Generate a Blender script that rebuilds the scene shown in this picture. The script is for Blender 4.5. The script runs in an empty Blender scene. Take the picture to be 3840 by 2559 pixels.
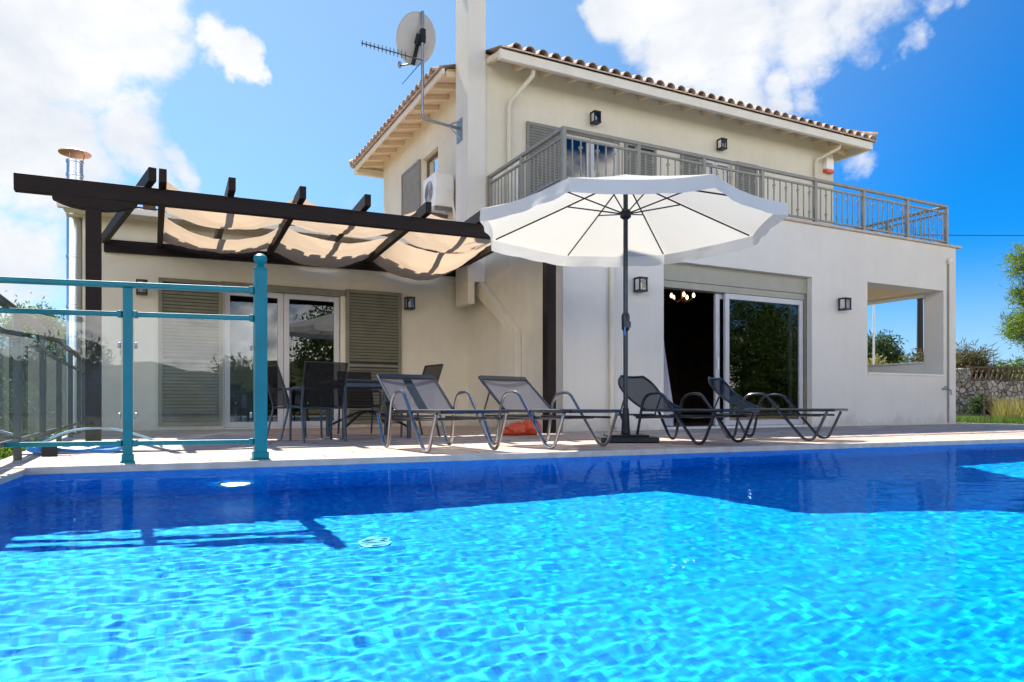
import bpy, math, random
from mathutils import Vector, Matrix, noise
R = math.radians
SC = bpy.context.scene
COL = SC.collection

# ------------------------------------------------------------------ materials
M = {}
def newmat(name):
    m = bpy.data.materials.new(name); m.use_nodes = True
    M[name] = m
    return m, m.node_tree.nodes, m.node_tree.links, m.node_tree.nodes['Principled BSDF']

def noise_col(nd, ln, bs, c1, c2, scale, detail=4, rough=.6, coords='Object', stretch=None, lo=.35, hi=.65):
    tc = nd.new('ShaderNodeTexCoord'); mp = nd.new('ShaderNodeMapping')
    ln.new(tc.outputs[coords], mp.inputs[0])
    if stretch: mp.inputs['Scale'].default_value = stretch
    n = nd.new('ShaderNodeTexNoise'); n.inputs['Scale'].default_value = scale; n.inputs['Detail'].default_value = detail
    n.inputs['Roughness'].default_value = rough
    ln.new(mp.outputs[0], n.inputs['Vector'])
    cr = nd.new('ShaderNodeValToRGB')
    cr.color_ramp.elements[0].position = lo; cr.color_ramp.elements[1].position = hi
    cr.color_ramp.elements[0].color = (*c1, 1); cr.color_ramp.elements[1].color = (*c2, 1)
    ln.new(n.outputs['Fac'], cr.inputs[0])
    ln.new(cr.outputs[0], bs.inputs['Base Color'])
    return mp, n, cr

def add_bump(nd, ln, bs, vec, scale, strength, dist=.01, detail=5):
    n = nd.new('ShaderNodeTexNoise'); n.inputs['Scale'].default_value = scale; n.inputs['Detail'].default_value = detail
    ln.new(vec, n.inputs['Vector'])
    b = nd.new('ShaderNodeBump'); b.inputs['Strength'].default_value = strength; b.inputs['Distance'].default_value = dist
    ln.new(n.outputs['Fac'], b.inputs['Height']); ln.new(b.outputs[0], bs.inputs['Normal'])

def simple(name, c1, c2=None, scale=6, rough=.5, metal=0, bump=0, bscale=40, stretch=None):
    m, nd, ln, bs = newmat(name)
    c2 = c2 or tuple(min(1, x*1.18) for x in c1)
    mp, n, cr = noise_col(nd, ln, bs, c1, c2, scale, stretch=stretch)
    bs.inputs['Roughness'].default_value = rough; bs.inputs['Metallic'].default_value = metal
    if bump: add_bump(nd, ln, bs, mp.outputs[0], bscale, bump)
    return m

def plaster(name, c1, c2):
    m, nd, ln, bs = newmat(name)
    mp, n, cr = noise_col(nd, ln, bs, c1, c2, .9, detail=6, rough=.7)
    # faint vertical rain streaks and a grubby splash band near the paving (own shape: irregular stains)
    mp2 = nd.new('ShaderNodeMapping'); mp2.inputs['Scale'].default_value = (5, 5, .35)
    tc = nd.new('ShaderNodeTexCoord'); ln.new(tc.outputs['Object'], mp2.inputs[0])
    n2 = nd.new('ShaderNodeTexNoise'); n2.inputs['Scale'].default_value = 1.6; n2.inputs['Detail'].default_value = 5
    ln.new(mp2.outputs[0], n2.inputs['Vector'])
    r2 = nd.new('ShaderNodeMapRange'); r2.inputs[1].default_value = .5; r2.inputs[2].default_value = .8; r2.inputs[3].default_value = 0; r2.inputs[4].default_value = .12
    ln.new(n2.outputs['Fac'], r2.inputs[0])
    mx = nd.new('ShaderNodeMix'); mx.data_type = 'RGBA'; mx.inputs[7].default_value = (*[x*.72 for x in c1], 1)
    ln.new(r2.outputs[0], mx.inputs[0]); ln.new(cr.outputs[0], mx.inputs[6]); ln.new(mx.outputs[2], bs.inputs['Base Color'])
    sp_ = nd.new('ShaderNodeSeparateXYZ'); ln.new(tc.outputs['Object'], sp_.inputs[0])
    n5 = nd.new('ShaderNodeTexNoise'); n5.inputs['Scale'].default_value = 3.2; n5.inputs['Detail'].default_value = 8; n5.inputs['Roughness'].default_value = .7; ln.new(tc.outputs['Object'], n5.inputs['Vector'])
    h5 = nd.new('ShaderNodeMath'); h5.operation = 'MULTIPLY_ADD'; h5.inputs[1].default_value = .9; h5.inputs[2].default_value = -.30; ln.new(n5.outputs['Fac'], h5.inputs[0])
    d5 = nd.new('ShaderNodeMath'); d5.operation = 'SUBTRACT'; ln.new(h5.outputs[0], d5.inputs[0]); ln.new(sp_.outputs['Z'], d5.inputs[1])
    r5 = nd.new('ShaderNodeMapRange'); r5.inputs[1].default_value = -.03; r5.inputs[2].default_value = .14; r5.inputs[4].default_value = .34; ln.new(d5.outputs[0], r5.inputs[0])
    m5 = nd.new('ShaderNodeMix'); m5.data_type = 'RGBA'; m5.inputs[7].default_value = (.34, .29, .22, 1); ln.new(r5.outputs[0], m5.inputs[0]); ln.new(mx.outputs[2], m5.inputs[6]); ln.new(m5.outputs[2], bs.inputs['Base Color'])
    bs.inputs['Roughness'].default_value = .85
    add_bump(nd, ln, bs, mp.outputs[0], 45, .35, .006, 8)
    return m

plaster('cream plaster', (.66, .605, .485), (.74, .685, .565))
plaster('white plaster', (.74, .74, .72), (.80, .80, .78))
plaster('grey white plaster', (.67, .64, .575), (.73, .70, .635))
simple('cream paint', (.74, .69, .60), (.80, .75, .67), 3, .5)
simple('soffit timber paint', (.74, .60, .44), (.80, .67, .51), 8, .6, stretch=(1, 8, 1))
simple('porch ceiling paint', (.82, .64, .42), (.86, .69, .47), 3, .7)
simple('dark pole wood', (.02, .016, .014), (.035, .028, .024), 6, .8, stretch=(4, 4, 1))
simple('white frame', (.47, .47, .49), (.53, .53, .55), 3, .35)
simple('shutter olive', (.155, .150, .105), (.19, .185, .13), 5, .5)
simple('shutter box beige', (.30, .295, .235), (.34, .33, .265), 4, .5)
simple('shutter grey', (.20, .195, .18), (.24, .235, .215), 5, .5)
simple('rail grey beige', (.235, .225, .19), (.28, .265, .225), 8, .45)
simple('black metal', (.012, .016, .022), (.02, .025, .032), 8, .4)
for n_ in ('black metal',): M[n_].node_tree.nodes['Principled BSDF'].inputs['Specular IOR Level'].default_value = .2
simple('dish grey', (.42, .42, .42), (.48, .48, .48), 3, .5)
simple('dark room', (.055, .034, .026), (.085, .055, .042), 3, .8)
simple('galvanised steel', (.50, .52, .55), (.60, .62, .64), 10, .28, 1, stretch=(1, 1, .2))
simple('copper cap', (.50, .26, .15), (.62, .36, .24), 9, .35, .8)
simple('grey steel', (.20, .22, .25), (.27, .29, .32), 8, .4, .7)
simple('aluminium dark', (.05, .054, .065), (.075, .08, .095), 8, .25, .8)
simple('aluminium tube', (.30, .31, .33), (.38, .39, .41), 8, .22, 1)
simple('teal paint', (.0, .17, .20), (.0, .21, .25), 6, .42); M['teal paint'].node_tree.nodes['Principled BSDF'].inputs['Specular IOR Level'].default_value = .3
simple('grey green paint', (.045, .052, .05), (.065, .072, .07), 6, .4)
simple('antenna plastic', (.05, .07, .10), (.06, .09, .14), 6, .4)
simple('blue plastic', (.02, .18, .55), (.04, .25, .65), 6, .35)
simple('pale hose', (.45, .62, .68), (.52, .70, .75), 6, .35)
simple('red plastic', (.62, .06, .02), (.75, .12, .04), 12, .4)
simple('white plastic', (.78, .78, .76), (.84, .84, .82), 4, .35)
simple('stone coping', (.46, .38, .31), (.58, .50, .42), 9, .7, bump=.2, bscale=60)
simple('trunk bark', (.06, .045, .032), (.12, .09, .065), 10, .9, bump=.6, bscale=30, stretch=(4, 4, 1))
simple('weathered wood', (.11, .07, .045), (.18, .12, .08), 9, .8, stretch=(3, 3, 3))
simple('navy tube', (.016, .022, .032), (.024, .032, .045), 8, .3, .4)
simple('chair tube', (.035, .055, .085), (.05, .075, .11), 8, .3, .4)
simple('table top', (.012, .018, .028), (.02, .028, .04), 8, .25)
simple('hinge black', (.008, .008, .01), (.015, .015, .018), 8, .5)
simple('earth', (.16, .12, .07), (.24, .19, .11), 3, .95, bump=.5, bscale=20)
simple('roof tile', (.30, .20, .15), (.60, .46, .37), 7, .8, bump=.3, bscale=40)
simple('roof mortar', (.60, .47, .39), (.70, .58, .49), 7, .9, bump=.4, bscale=50)

# dark stained pergola wood
m, nd, ln, bs = newmat('dark wood')
mp, n, cr = noise_col(nd, ln, bs, (.008, .004, .0035), (.020, .010, .008), 6, stretch=(.5, 14, 14), lo=.3, hi=.75)
bs.inputs['Roughness'].default_value = .6; bs.inputs['Specular IOR Level'].default_value = .25
add_bump(nd, ln, bs, mp.outputs[0], 8, .35, .004)

# crazy paving
m, nd, ln, bs = newmat('crazy paving')
tc = nd.new('ShaderNodeTexCoord')
wn = nd.new('ShaderNodeTexNoise'); wn.inputs['Scale'].default_value = 3; wn.inputs['Detail'].default_value = 2
ln.new(tc.outputs['Object'], wn.inputs['Vector'])
vm = nd.new('ShaderNodeVectorMath'); vm.operation = 'MULTIPLY_ADD'; vm.inputs[1].default_value = (.12, .12, .0)
ln.new(wn.outputs['Color'], vm.inputs[0]); ln.new(tc.outputs['Object'], vm.inputs[2])
v1 = nd.new('ShaderNodeTexVoronoi'); v1.voronoi_dimensions = '2D'; v1.inputs['Scale'].default_value = 2.6
v2 = nd.new('ShaderNodeTexVoronoi'); v2.voronoi_dimensions = '2D'; v2.feature = 'DISTANCE_TO_EDGE'; v2.inputs['Scale'].default_value = 2.6
ln.new(vm.outputs[0], v1.inputs['Vector']); ln.new(vm.outputs[0], v2.inputs['Vector'])
sp = nd.new('ShaderNodeSeparateColor'); ln.new(v1.outputs['Color'], sp.inputs[0])
cr = nd.new('ShaderNodeValToRGB'); ln.new(sp.outputs[0], cr.inputs[0])
E_ = cr.color_ramp.elements
E_[0].color = (.42, .30, .24, 1); E_[1].color = (.62, .52, .43, 1)
e = E_.new(.35); e.color = (.55, .42, .33, 1)
e = E_.new(.7); e.color = (.50, .38, .33, 1)
n3 = nd.new('ShaderNodeTexNoise'); n3.inputs['Scale'].default_value = 14; n3.inputs['Detail'].default_value = 6
ln.new(tc.outputs['Object'], n3.inputs['Vector'])
mr = nd.new('ShaderNodeMapRange'); mr.inputs[1].default_value = .3; mr.inputs[2].default_value = .7; mr.inputs[3].default_value = .78; mr.inputs[4].default_value = 1.12
ln.new(n3.outputs['Fac'], mr.inputs[0])
mu = nd.new('ShaderNodeVectorMath'); mu.operation = 'SCALE'; ln.new(cr.outputs[0], mu.inputs[0]); ln.new(mr.outputs[0], mu.inputs['Scale'])
ed = nd.new('ShaderNodeMapRange'); ed.inputs[1].default_value = .012; ed.inputs[2].default_value = .035
ln.new(v2.outputs['Distance'], ed.inputs[0])
mx = nd.new('ShaderNodeMix'); mx.data_type = 'RGBA'; mx.inputs[6].default_value = (.22, .17, .14, 1)
ln.new(ed.outputs[0], mx.inputs[0]); ln.new(mu.outputs[0], mx.inputs[7]); ln.new(mx.outputs[2], bs.inputs['Base Color'])
bs.inputs['Roughness'].default_value = .75
bp = nd.new('ShaderNodeBump'); bp.inputs['Strength'].default_value = .5; bp.inputs['Distance'].default_value = .008
ln.new(ed.outputs[0], bp.inputs['Height']); ln.new(bp.outputs[0], bs.inputs['Normal'])

# mosaic tile basin
m, nd, ln, bs = newmat('blue mosaic')
tc = nd.new('ShaderNodeTexCoord')
sc_ = nd.new('ShaderNodeVectorMath'); sc_.operation = 'SCALE'; sc_.inputs['Scale'].default_value = 36
ln.new(tc.outputs['Object'], sc_.inputs[0])
fl = nd.new('ShaderNodeVectorMath'); fl.operation = 'FLOOR'; ln.new(sc_.outputs[0], fl.inputs[0])
wnz = nd.new('ShaderNodeTexWhiteNoise'); wnz.noise_dimensions = '3D'; ln.new(fl.outputs[0], wnz.inputs['Vector'])
cr = nd.new('ShaderNodeValToRGB'); ln.new(wnz.outputs['Value'], cr.inputs[0])
E_ = cr.color_ramp.elements
E_[0].color = (.000, .21, .62, 1); E_[1].color = (.010, .52, .88, 1)
e = E_.new(.3); e.color = (.000, .285, .74, 1)
e = E_.new(.8); e.color = (.000, .36, .80, 1)
ln.new(cr.outputs[0], bs.inputs['Base Color'])
bs.inputs['Roughness'].default_value = .35

# dry stone wall
m, nd, ln, bs = newmat('rubble stone')
tc = nd.new('ShaderNodeTexCoord')
v1 = nd.new('ShaderNodeTexVoronoi'); v1.inputs['Scale'].default_value = 6.5; v1.inputs['Randomness'].default_value = 1
v2 = nd.new('ShaderNodeTexVoronoi'); v2.feature = 'DISTANCE_TO_EDGE'; v2.inputs['Scale'].default_value = 6.5
ln.new(tc.outputs['Object'], v1.inputs['Vector']); ln.new(tc.outputs['Object'], v2.inputs['Vector'])
sp = nd.new('ShaderNodeSeparateColor'); ln.new(v1.outputs['Color'], sp.inputs[0])
cr = nd.new('ShaderNodeValToRGB'); ln.new(sp.outputs[0], cr.inputs[0])
cr.color_ramp.elements[0].color = (.22, .19, .165, 1); cr.color_ramp.elements[1].color = (.60, .53, .45, 1)
ed = nd.new('ShaderNodeMapRange'); ed.inputs[1].default_value = .0; ed.inputs[2].default_value = .07
ln.new(v2.outputs['Distance'], ed.inputs[0])
mx = nd.new('ShaderNodeMix'); mx.data_type = 'RGBA'; mx.inputs[6].default_value = (.13, .11, .09, 1)
ln.new(ed.outputs[0], mx.inputs[0]); ln.new(cr.outputs[0], mx.inputs[7]); ln.new(mx.outputs[2], bs.inputs['Base Color'])
bp = nd.new('ShaderNodeBump'); bp.inputs['Strength'].default_value = 1; bp.inputs['Distance'].default_value = .06
ln.new(ed.outputs[0], bp.inputs['Height']); ln.new(bp.outputs[0], bs.inputs['Normal'])
bs.inputs['Roughness'].default_value = .9

def cloth(name, c, trans, tint=None, alpha=0.0, rough=.8, weave=0):
    m = bpy.data.materials.new(name); m.use_nodes = True; M[name] = m
    nd = m.node_tree.nodes; ln = m.node_tree.links; nd.clear()
    out = nd.new('ShaderNodeOutputMaterial'); d = nd.new('ShaderNodeBsdfDiffuse'); t = nd.new('ShaderNodeBsdfTranslucent'); mix = nd.new('ShaderNodeMixShader')
    tc = nd.new('ShaderNodeTexCoord'); n = nd.new('ShaderNodeTexNoise'); n.inputs['Scale'].default_value = 5; n.inputs['Detail'].default_value = 5
    ln.new(tc.outputs['Object'], n.inputs['Vector'])
    cr = nd.new('ShaderNodeValToRGB'); cr.color_ramp.elements[0].color = (*[x*.93 for x in c], 1); cr.color_ramp.elements[1].color = (*c, 1)
    ln.new(n.outputs['Fac'], cr.inputs[0]); ln.new(cr.outputs[0], d.inputs[0])
    t.inputs[0].default_value = (*(tint or c), 1); mix.inputs[0].default_value = trans
    ln.new(d.outputs[0], mix.inputs[1]); ln.new(t.outputs[0], mix.inputs[2])
    last = mix
    if alpha:
        tr = nd.new('ShaderNodeBsdfTransparent'); m2 = nd.new('ShaderNodeMixShader'); m2.inputs[0].default_value = alpha
        ln.new(mix.outputs[0], m2.inputs[1]); ln.new(tr.outputs[0], m2.inputs[2]); last = m2
    ln.new(last.outputs[0], out.inputs[0])
    return m
cloth('parasol cloth', (.72, .70, .66), .42, (.64, .61, .54))
cloth('valance cloth', (.74, .74, .74), .32, (.70, .68, .64))
cloth('sail cloth', (.62, .50, .37), .50, (.62, .47, .33))
cloth('grey mesh', (.21, .215, .25), .5, (.27, .275, .325), .12)
cloth('navy mesh', (.020, .032, .050), .3, (.03, .05, .08), .15)
cloth('chair mesh', (.020, .020, .022), .3, (.04, .035, .035), .12)
cloth('curtain cloth', (.70, .70, .80), .4)

def leafmat(name, c1, c2, tint):
    m = bpy.data.materials.new(name); m.use_nodes = True; M[name] = m
    nd = m.node_tree.nodes; ln = m.node_tree.links; nd.clear()
    out = nd.new('ShaderNodeOutputMaterial'); d = nd.new('ShaderNodeBsdfPrincipled'); t = nd.new('ShaderNodeBsdfTranslucent'); mix = nd.new('ShaderNodeMixShader')
    g = nd.new('ShaderNodeNewGeometry'); cr = nd.new('ShaderNodeValToRGB')
    cr.color_ramp.elements[0].color = (*c1, 1); cr.color_ramp.elements[1].color = (*c2, 1)
    ln.new(g.outputs['Random Per Island'], cr.inputs[0]); ln.new(cr.outputs[0], d.inputs['Base Color'])
    d.inputs['Roughness'].default_value = .5
    mu = nd.new('ShaderNodeMix'); mu.data_type = 'RGBA'; mu.blend_type = 'MULTIPLY'; mu.inputs[0].default_value = 1; mu.inputs[7].default_value = (*tint, 1)
    ln.new(cr.outputs[0], mu.inputs[6]); ln.new(mu.outputs[2], t.inputs[0])
    mix.inputs[0].default_value = .45
    ln.new(d.outputs[0], mix.inputs[1]); ln.new(t.outputs[0], mix.inputs[2]); ln.new(mix.outputs[0], out.inputs[0])
leafmat('leaf green', (.035, .075, .018), (.10, .16, .03), (1.6, 1.7, .8))
leafmat('leaf dark', (.018, .042, .014), (.06, .095, .03), (1.5, 1.6, .8))
leafmat('leaf pine', (.06, .12, .02), (.17, .23, .03), (1.6, 1.6, .7))
leafmat('leaf grey', (.06, .08, .045), (.16, .18, .10), (1.3, 1.4, .9))
leafmat('leaf broom', (.05, .05, .022), (.12, .10, .045), (1.4, 1.4, .8))
leafmat('leaf straw', (.16, .15, .05), (.34, .29, .12), (1.3, 1.3, .8))

def glass(name, tint, ior, rough=0.0, base=0.0):
    m = bpy.data.materials.new(name); m.use_nodes = True; M[name] = m
    nd = m.node_tree.nodes; ln = m.node_tree.links; nd.clear()
    out = nd.new('ShaderNodeOutputMaterial'); t = nd.new('ShaderNodeBsdfTransparent'); g = nd.new('ShaderNodeBsdfGlossy'); f = nd.new('ShaderNodeFresnel'); mix = nd.new('ShaderNodeMixShader')
    t.inputs[0].default_value = (*tint, 1); g.inputs['Roughness'].default_value = rough; f.inputs['IOR'].default_value = ior
    ln.new(f.outputs[0], mix.inputs[0]); ln.new(t.outputs[0], mix.inputs[1]); ln.new(g.outputs[0], mix.inputs[2])
    last = mix
    if base:   # a film of dried water spots on the pane
        d = nd.new('ShaderNodeBsdfDiffuse'); d.inputs[0].default_value = (.7, .75, .78, 1)
        tc = nd.new('ShaderNodeTexCoord'); n = nd.new('ShaderNodeTexNoise'); n.inputs['Scale'].default_value = 4; n.inputs['Detail'].default_value = 7
        ln.new(tc.outputs['Object'], n.inputs['Vector'])
        r = nd.new('ShaderNodeMapRange'); r.inputs[1].default_value = .35; r.inputs[2].default_value = .75; r.inputs[3].default_value = base*.4; r.inputs[4].default_value = base*1.6
        ln.new(n.outputs['Fac'], r.inputs[0])
        m2 = nd.new('ShaderNodeMixShader'); ln.new(r.outputs[0], m2.inputs[0]); ln.new(mix.outputs[0], m2.inputs[1]); ln.new(d.outputs[0], m2.inputs[2]); last = m2
    ln.new(last.outputs[0], out.inputs[0])
glass('door glass', (.30, .33, .35), 2.0)
glass('fence glass', (.74, .86, .92), 1.75, base=.05)
glass('lamp glass', (.8, .8, .8), 1.6)

# water: refraction + mirror
m = bpy.data.materials.new('pool water'); m.use_nodes = True; M['pool water'] = m
nd = m.node_tree.nodes; ln = m.node_tree.links; nd.clear()
out = nd.new('ShaderNodeOutputMaterial'); mix = nd.new('ShaderNodeMixShader'); r_ = nd.new('ShaderNodeBsdfRefraction'); g_ = nd.new('ShaderNodeBsdfGlossy'); f_ = nd.new('ShaderNodeFresnel')
r_.inputs['IOR'].default_value = 1.33; r_.inputs['Roughness'].default_value = 0; r_.inputs[0].default_value = (.6, .985, 1, 1)
g_.inputs['Roughness'].default_value = 0; g_.inputs[0].default_value = (.33, .68, 1, 1); f_.inputs['IOR'].default_value = 1.33
mm = nd.new('ShaderNodeMath'); mm.operation = 'MULTIPLY'; mm.inputs[1].default_value = .36
ln.new(f_.outputs[0], mm.inputs[0]); ln.new(mm.outputs[0], mix.inputs[0]); ln.new(r_.outputs[0], mix.inputs[1]); ln.new(g_.outputs[0], mix.inputs[2]); ln.new(mix.outputs[0], out.inputs[0])

def emis(name, c, s):
    m, nd, ln, bs = newmat(name); bs.inputs['Emission Color'].default_value = (*c, 1); bs.inputs['Emission Strength'].default_value = s
emis('lit bulb', (1, .55, .24), 3.2); emis('lamp lens', (.9, .97, 1), 1.6)

# grass ground
m, nd, ln, bs = newmat('meadow')
noise_col(nd, ln, bs, (.10, .10, .03), (.24, .19, .08), 1.2, detail=8, rough=.7)
bs.inputs['Roughness'].default_value = .95

m, nd, ln, bs = newmat('scrub')
noise_col(nd, ln, bs, (.03, .05, .018), (.11, .12, .05), .35, detail=8, rough=.75)
bs.inputs['Roughness'].default_value = .95

# ------------------------------------------------------------------ mesh builder
class MB:
    def __init__(s): s.v = []; s.f = []
    def quad(s, a, b, c, d):
        i = len(s.v); s.v += [tuple(a), tuple(b), tuple(c), tuple(d)]; s.f.append((i, i+1, i+2, i+3)); return s
    def box(s, x0, y0, z0, x1, y1, z1):
        i = len(s.v)
        s.v += [(x, y, z) for z in (z0, z1) for y in (y0, y1) for x in (x0, x1)]
        for q in ((0, 2, 3, 1), (4, 5, 7, 6), (0, 1, 5, 4), (1, 3, 7, 5), (3, 2, 6, 7), (2, 0, 4, 6)): s.f.append(tuple(i+k for k in q))
        return s
    def bar(s, p, q, w, h, up=(0, 0, 1)):
        p = Vector(p); q = Vector(q); d = (q-p).normalized(); up = Vector(up)
        if abs(d.dot(up)) > .98: up = Vector((0, 1, 0))
        a = d.cross(up).normalized(); b = a.cross(d).normalized()
        i = len(s.v)
        for o in (p, q):
            for sa, sb in ((-1, -1), (1, -1), (1, 1), (-1, 1)): s.v.append(tuple(o+a*(w/2*sa)+b*(h/2*sb)))
        for k in range(4): s.f.append((i+k, i+(k+1) % 4, i+4+(k+1) % 4, i+4+k))
        s.f.append((i+3, i+2, i+1, i)); s.f.append((i+4, i+5, i+6, i+7))
        return s
    def tube(s, pts, r, n=8, closed=False, rs=None):
        pts = [Vector(p) for p in pts]; N = len(pts); i = len(s.v)
        up = Vector((.123, .31, 1)).normalized(); prev = None
        for k, p in enumerate(pts):
            if k == 0: d = pts[1]-p
            elif k == N-1: d = p-pts[k-1]
            else: d = (pts[k+1]-p).normalized()+(p-pts[k-1]).normalized()
            d.normalize()
            if prev is None:
                a = d.cross(up)
                if a.length < .05: a = d.cross(Vector((1, 0, 0)))
                a.normalize()
            else:
                a = prev-d*prev.dot(d); a.normalize()
            prev = a; b = d.cross(a)
            rr = rs[k] if rs else r
            for j in range(n):
                t = 2*math.pi*j/n; s.v.append(tuple(p+a*(math.cos(t)*rr)+b*(math.sin(t)*rr)))
        for k in range(N-1):
            for j in range(n):
                s.f.append((i+k*n+j, i+k*n+(j+1) % n, i+(k+1)*n+(j+1) % n, i+(k+1)*n+j))
        s.f.append(tuple(i+j for j in reversed(range(n)))); s.f.append(tuple(i+(N-1)*n+j for j in range(n)))
        return s
    def lathe(s, prof, c=(0, 0, 0), n=20):
        i = len(s.v); N = len(prof)
        for r, z in prof:
            for j in range(n):
                t = 2*math.pi*j/n; s.v.append((c[0]+r*math.cos(t), c[1]+r*math.sin(t), c[2]+z))
        for k in range(N-1):
            for j in range(n): s.f.append((i+k*n+j, i+k*n+(j+1) % n, i+(k+1)*n+(j+1) % n, i+(k+1)*n+j))
        s.f.append(tuple(i+j for j in reversed(range(n)))); s.f.append(tuple(i+(N-1)*n+j for j in range(n)))
        return s
    def prism(s, poly, axis, a, b):
        """poly of 2-D points extruded along axis ('x','y','z') from a to b"""
        i = len(s.v); n = len(poly)
        def P(u, v, w): return {'x': (w, u, v), 'y': (u, w, v), 'z': (u, v, w)}[axis]
        for w in (a, b):
            for u, v in poly: s.v.append(P(u, v, w))
        for k in range(n): s.f.append((i+k, i+(k+1) % n, i+n+(k+1) % n, i+n+k))
        s.f.append(tuple(i+k for k in reversed(range(n)))); s.f.append(tuple(i+n+k for k in range(n)))
        return s
    def grid(s, fn, nu, nv):
        i = len(s.v)
        for a in range(nu+1):
            for b in range(nv+1): s.v.append(tuple(fn(a/nu, b/nv)))
        for a in range(nu):
            for b in range(nv):
                k = i+a*(nv+1)+b; s.f.append((k, k+nv+1, k+nv+2, k+1))
        return s
    def build(s, name, mat, parent=None, smooth=False, local=False, bevel=0, fix=True):
        me = bpy.data.meshes.new(name); o = bpy.data.objects.new(name, me); COL.objects.link(o)
        off = Vector((0, 0, 0))
        if parent is not None:
            o.parent = parent
            if not local:
                p = parent
                while p is not None: off += p.location; p = p.parent
        me.from_pydata([tuple(Vector(v)-off) for v in s.v], [], s.f)
        if fix:
            import bmesh
            bm = bmesh.new(); bm.from_mesh(me); bmesh.ops.recalc_face_normals(bm, faces=bm.faces); bm.to_mesh(me); bm.free()
        me.materials.append(M[mat])
        if smooth:
            me.shade_smooth()
            try: me.set_sharp_from_angle(angle=R(40))
            except Exception: pass
        if bevel:
            b = o.modifiers.new('bevel', 'BEVEL'); b.width = bevel; b.segments = 2; b.limit_method = 'ANGLE'
        return o

def empty(name, loc, rz=0):
    o = bpy.data.objects.new(name, None); COL.objects.link(o); o.location = loc; o.rotation_euler = (0, 0, rz); o.empty_display_size = .1
    return o
def tag(o, label=None, cat=None, group=None, kind=None):
    for k, v in (('label', label), ('category', cat), ('group', group), ('kind', kind)):
        if v: o[k] = v
    return o
def thing(name, loc, label, cat, group=None, rz=0):
    return tag(empty(name, loc, rz), label, cat, group)
def children(o): return [c for c in bpy.data.objects if c.parent == o]
def copy_tree(o, parent=None):
    c = o.copy(); COL.objects.link(c); c.parent = parent
    for ch in children(o): copy_tree(ch, c)
    return c

def wall_grid(mb, axis, p0, p1, u0, u1, z0, z1, holes):
    """a wall slab with rectangular holes; axis 'x' runs along X (p = Y faces), 'y' runs along Y (p = X faces)"""
    us = sorted({u0, u1, *[h[0] for h in holes], *[h[1] for h in holes]})
    zs = sorted({z0, z1, *[h[2] for h in holes], *[h[3] for h in holes]})
    us = [u for u in us if u0 <= u <= u1]; zs = [z for z in zs if z0 <= z <= z1]
    def solid(i, k):
        if not (0 <= i < len(us)-1 and 0 <= k < len(zs)-1): return False
        u = (us[i]+us[i+1])/2; z = (zs[k]+zs[k+1])/2
        return not any(h[0] < u < h[1] and h[2] < z < h[3] for h in holes)
    def P(u, p, z): return (u, p, z) if axis == 'x' else (p, u, z)
    for i in range(len(us)-1):
        for k in range(len(zs)-1):
            if not solid(i, k): continue
            a, b, c, d = us[i], us[i+1], zs[k], zs[k+1]
            mb.quad(P(a, p0, c), P(b, p0, c), P(b, p0, d), P(a, p0, d))
            mb.quad(P(b, p1, c), P(a, p1, c), P(a, p1, d), P(b, p1, d))
            if not solid(i-1, k): mb.quad(P(a, p1, c), P(a, p0, c), P(a, p0, d), P(a, p1, d))
            if not solid(i+1, k): mb.quad(P(b, p0, c), P(b, p1, c), P(b, p1, d), P(b, p0, d))
            if not solid(i, k-1): mb.quad(P(a, p1, c), P(b, p1, c), P(b, p0, c), P(a, p0, c))
            if not solid(i, k+1): mb.quad(P(a, p0, d), P(b, p0, d), P(b, p1, d), P(a, p1, d))
    return mb

# ------------------------------------------------------------------ camera, sun, sky
YAW = math.atan(841.5/1642)
cam = bpy.data.cameras.new('camera'); co = bpy.data.objects.new('camera', cam); COL.objects.link(co); SC.camera = co
cam.lens = 36*1642/2353; cam.sensor_width = 36; cam.shift_y = 146/2353; cam.clip_start = .02; cam.clip_end = 3000
co.location = (0, 0, .37); co.rotation_euler = (R(90), 0, -YAW)

EL, AZ = R(54.5), R(5)            # sun height; to the left of straight behind the house
sun = bpy.data.lights.new('sun', 'SUN'); so = bpy.data.objects.new('sun', sun); COL.objects.link(so)
sun.energy = 3.15; sun.angle = R(.5); sun.color = (1, .955, .88)
sd = Vector((-math.sin(AZ)*math.cos(EL), math.cos(AZ)*math.cos(EL), math.sin(EL)))
so.rotation_euler = (-sd).to_track_quat('-Z', 'Y').to_euler(); so.location = (0, 30, 40)
sun.cycles.is_caustics_light = True

w = bpy.data.worlds.new('World'); SC.world = w; w.use_nodes = True
nd = w.node_tree.nodes; ln = w.node_tree.links; bg = nd['Background']
sky = nd.new('ShaderNodeTexSky'); sky.sky_type = 'NISHITA'; sky.sun_disc = False; sky.sun_elevation = EL; sky.sun_rotation = -AZ
sky.air_density = 1.0; sky.dust_density = .4; sky.ozone_density = 2.5
def math_(op, a, b=None, c=None, clamp=False):
    n = nd.new('ShaderNodeMath'); n.operation = op; n.use_clamp = clamp
    for i, x in enumerate((a, b, c)):
        if x is None: continue
        if isinstance(x, (int, float)): n.inputs[i].default_value = x
        else: ln.new(x, n.inputs[i])
    return n.outputs[0]
tc = nd.new('ShaderNodeTexCoord'); DIR = tc.outputs['Generated']
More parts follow.
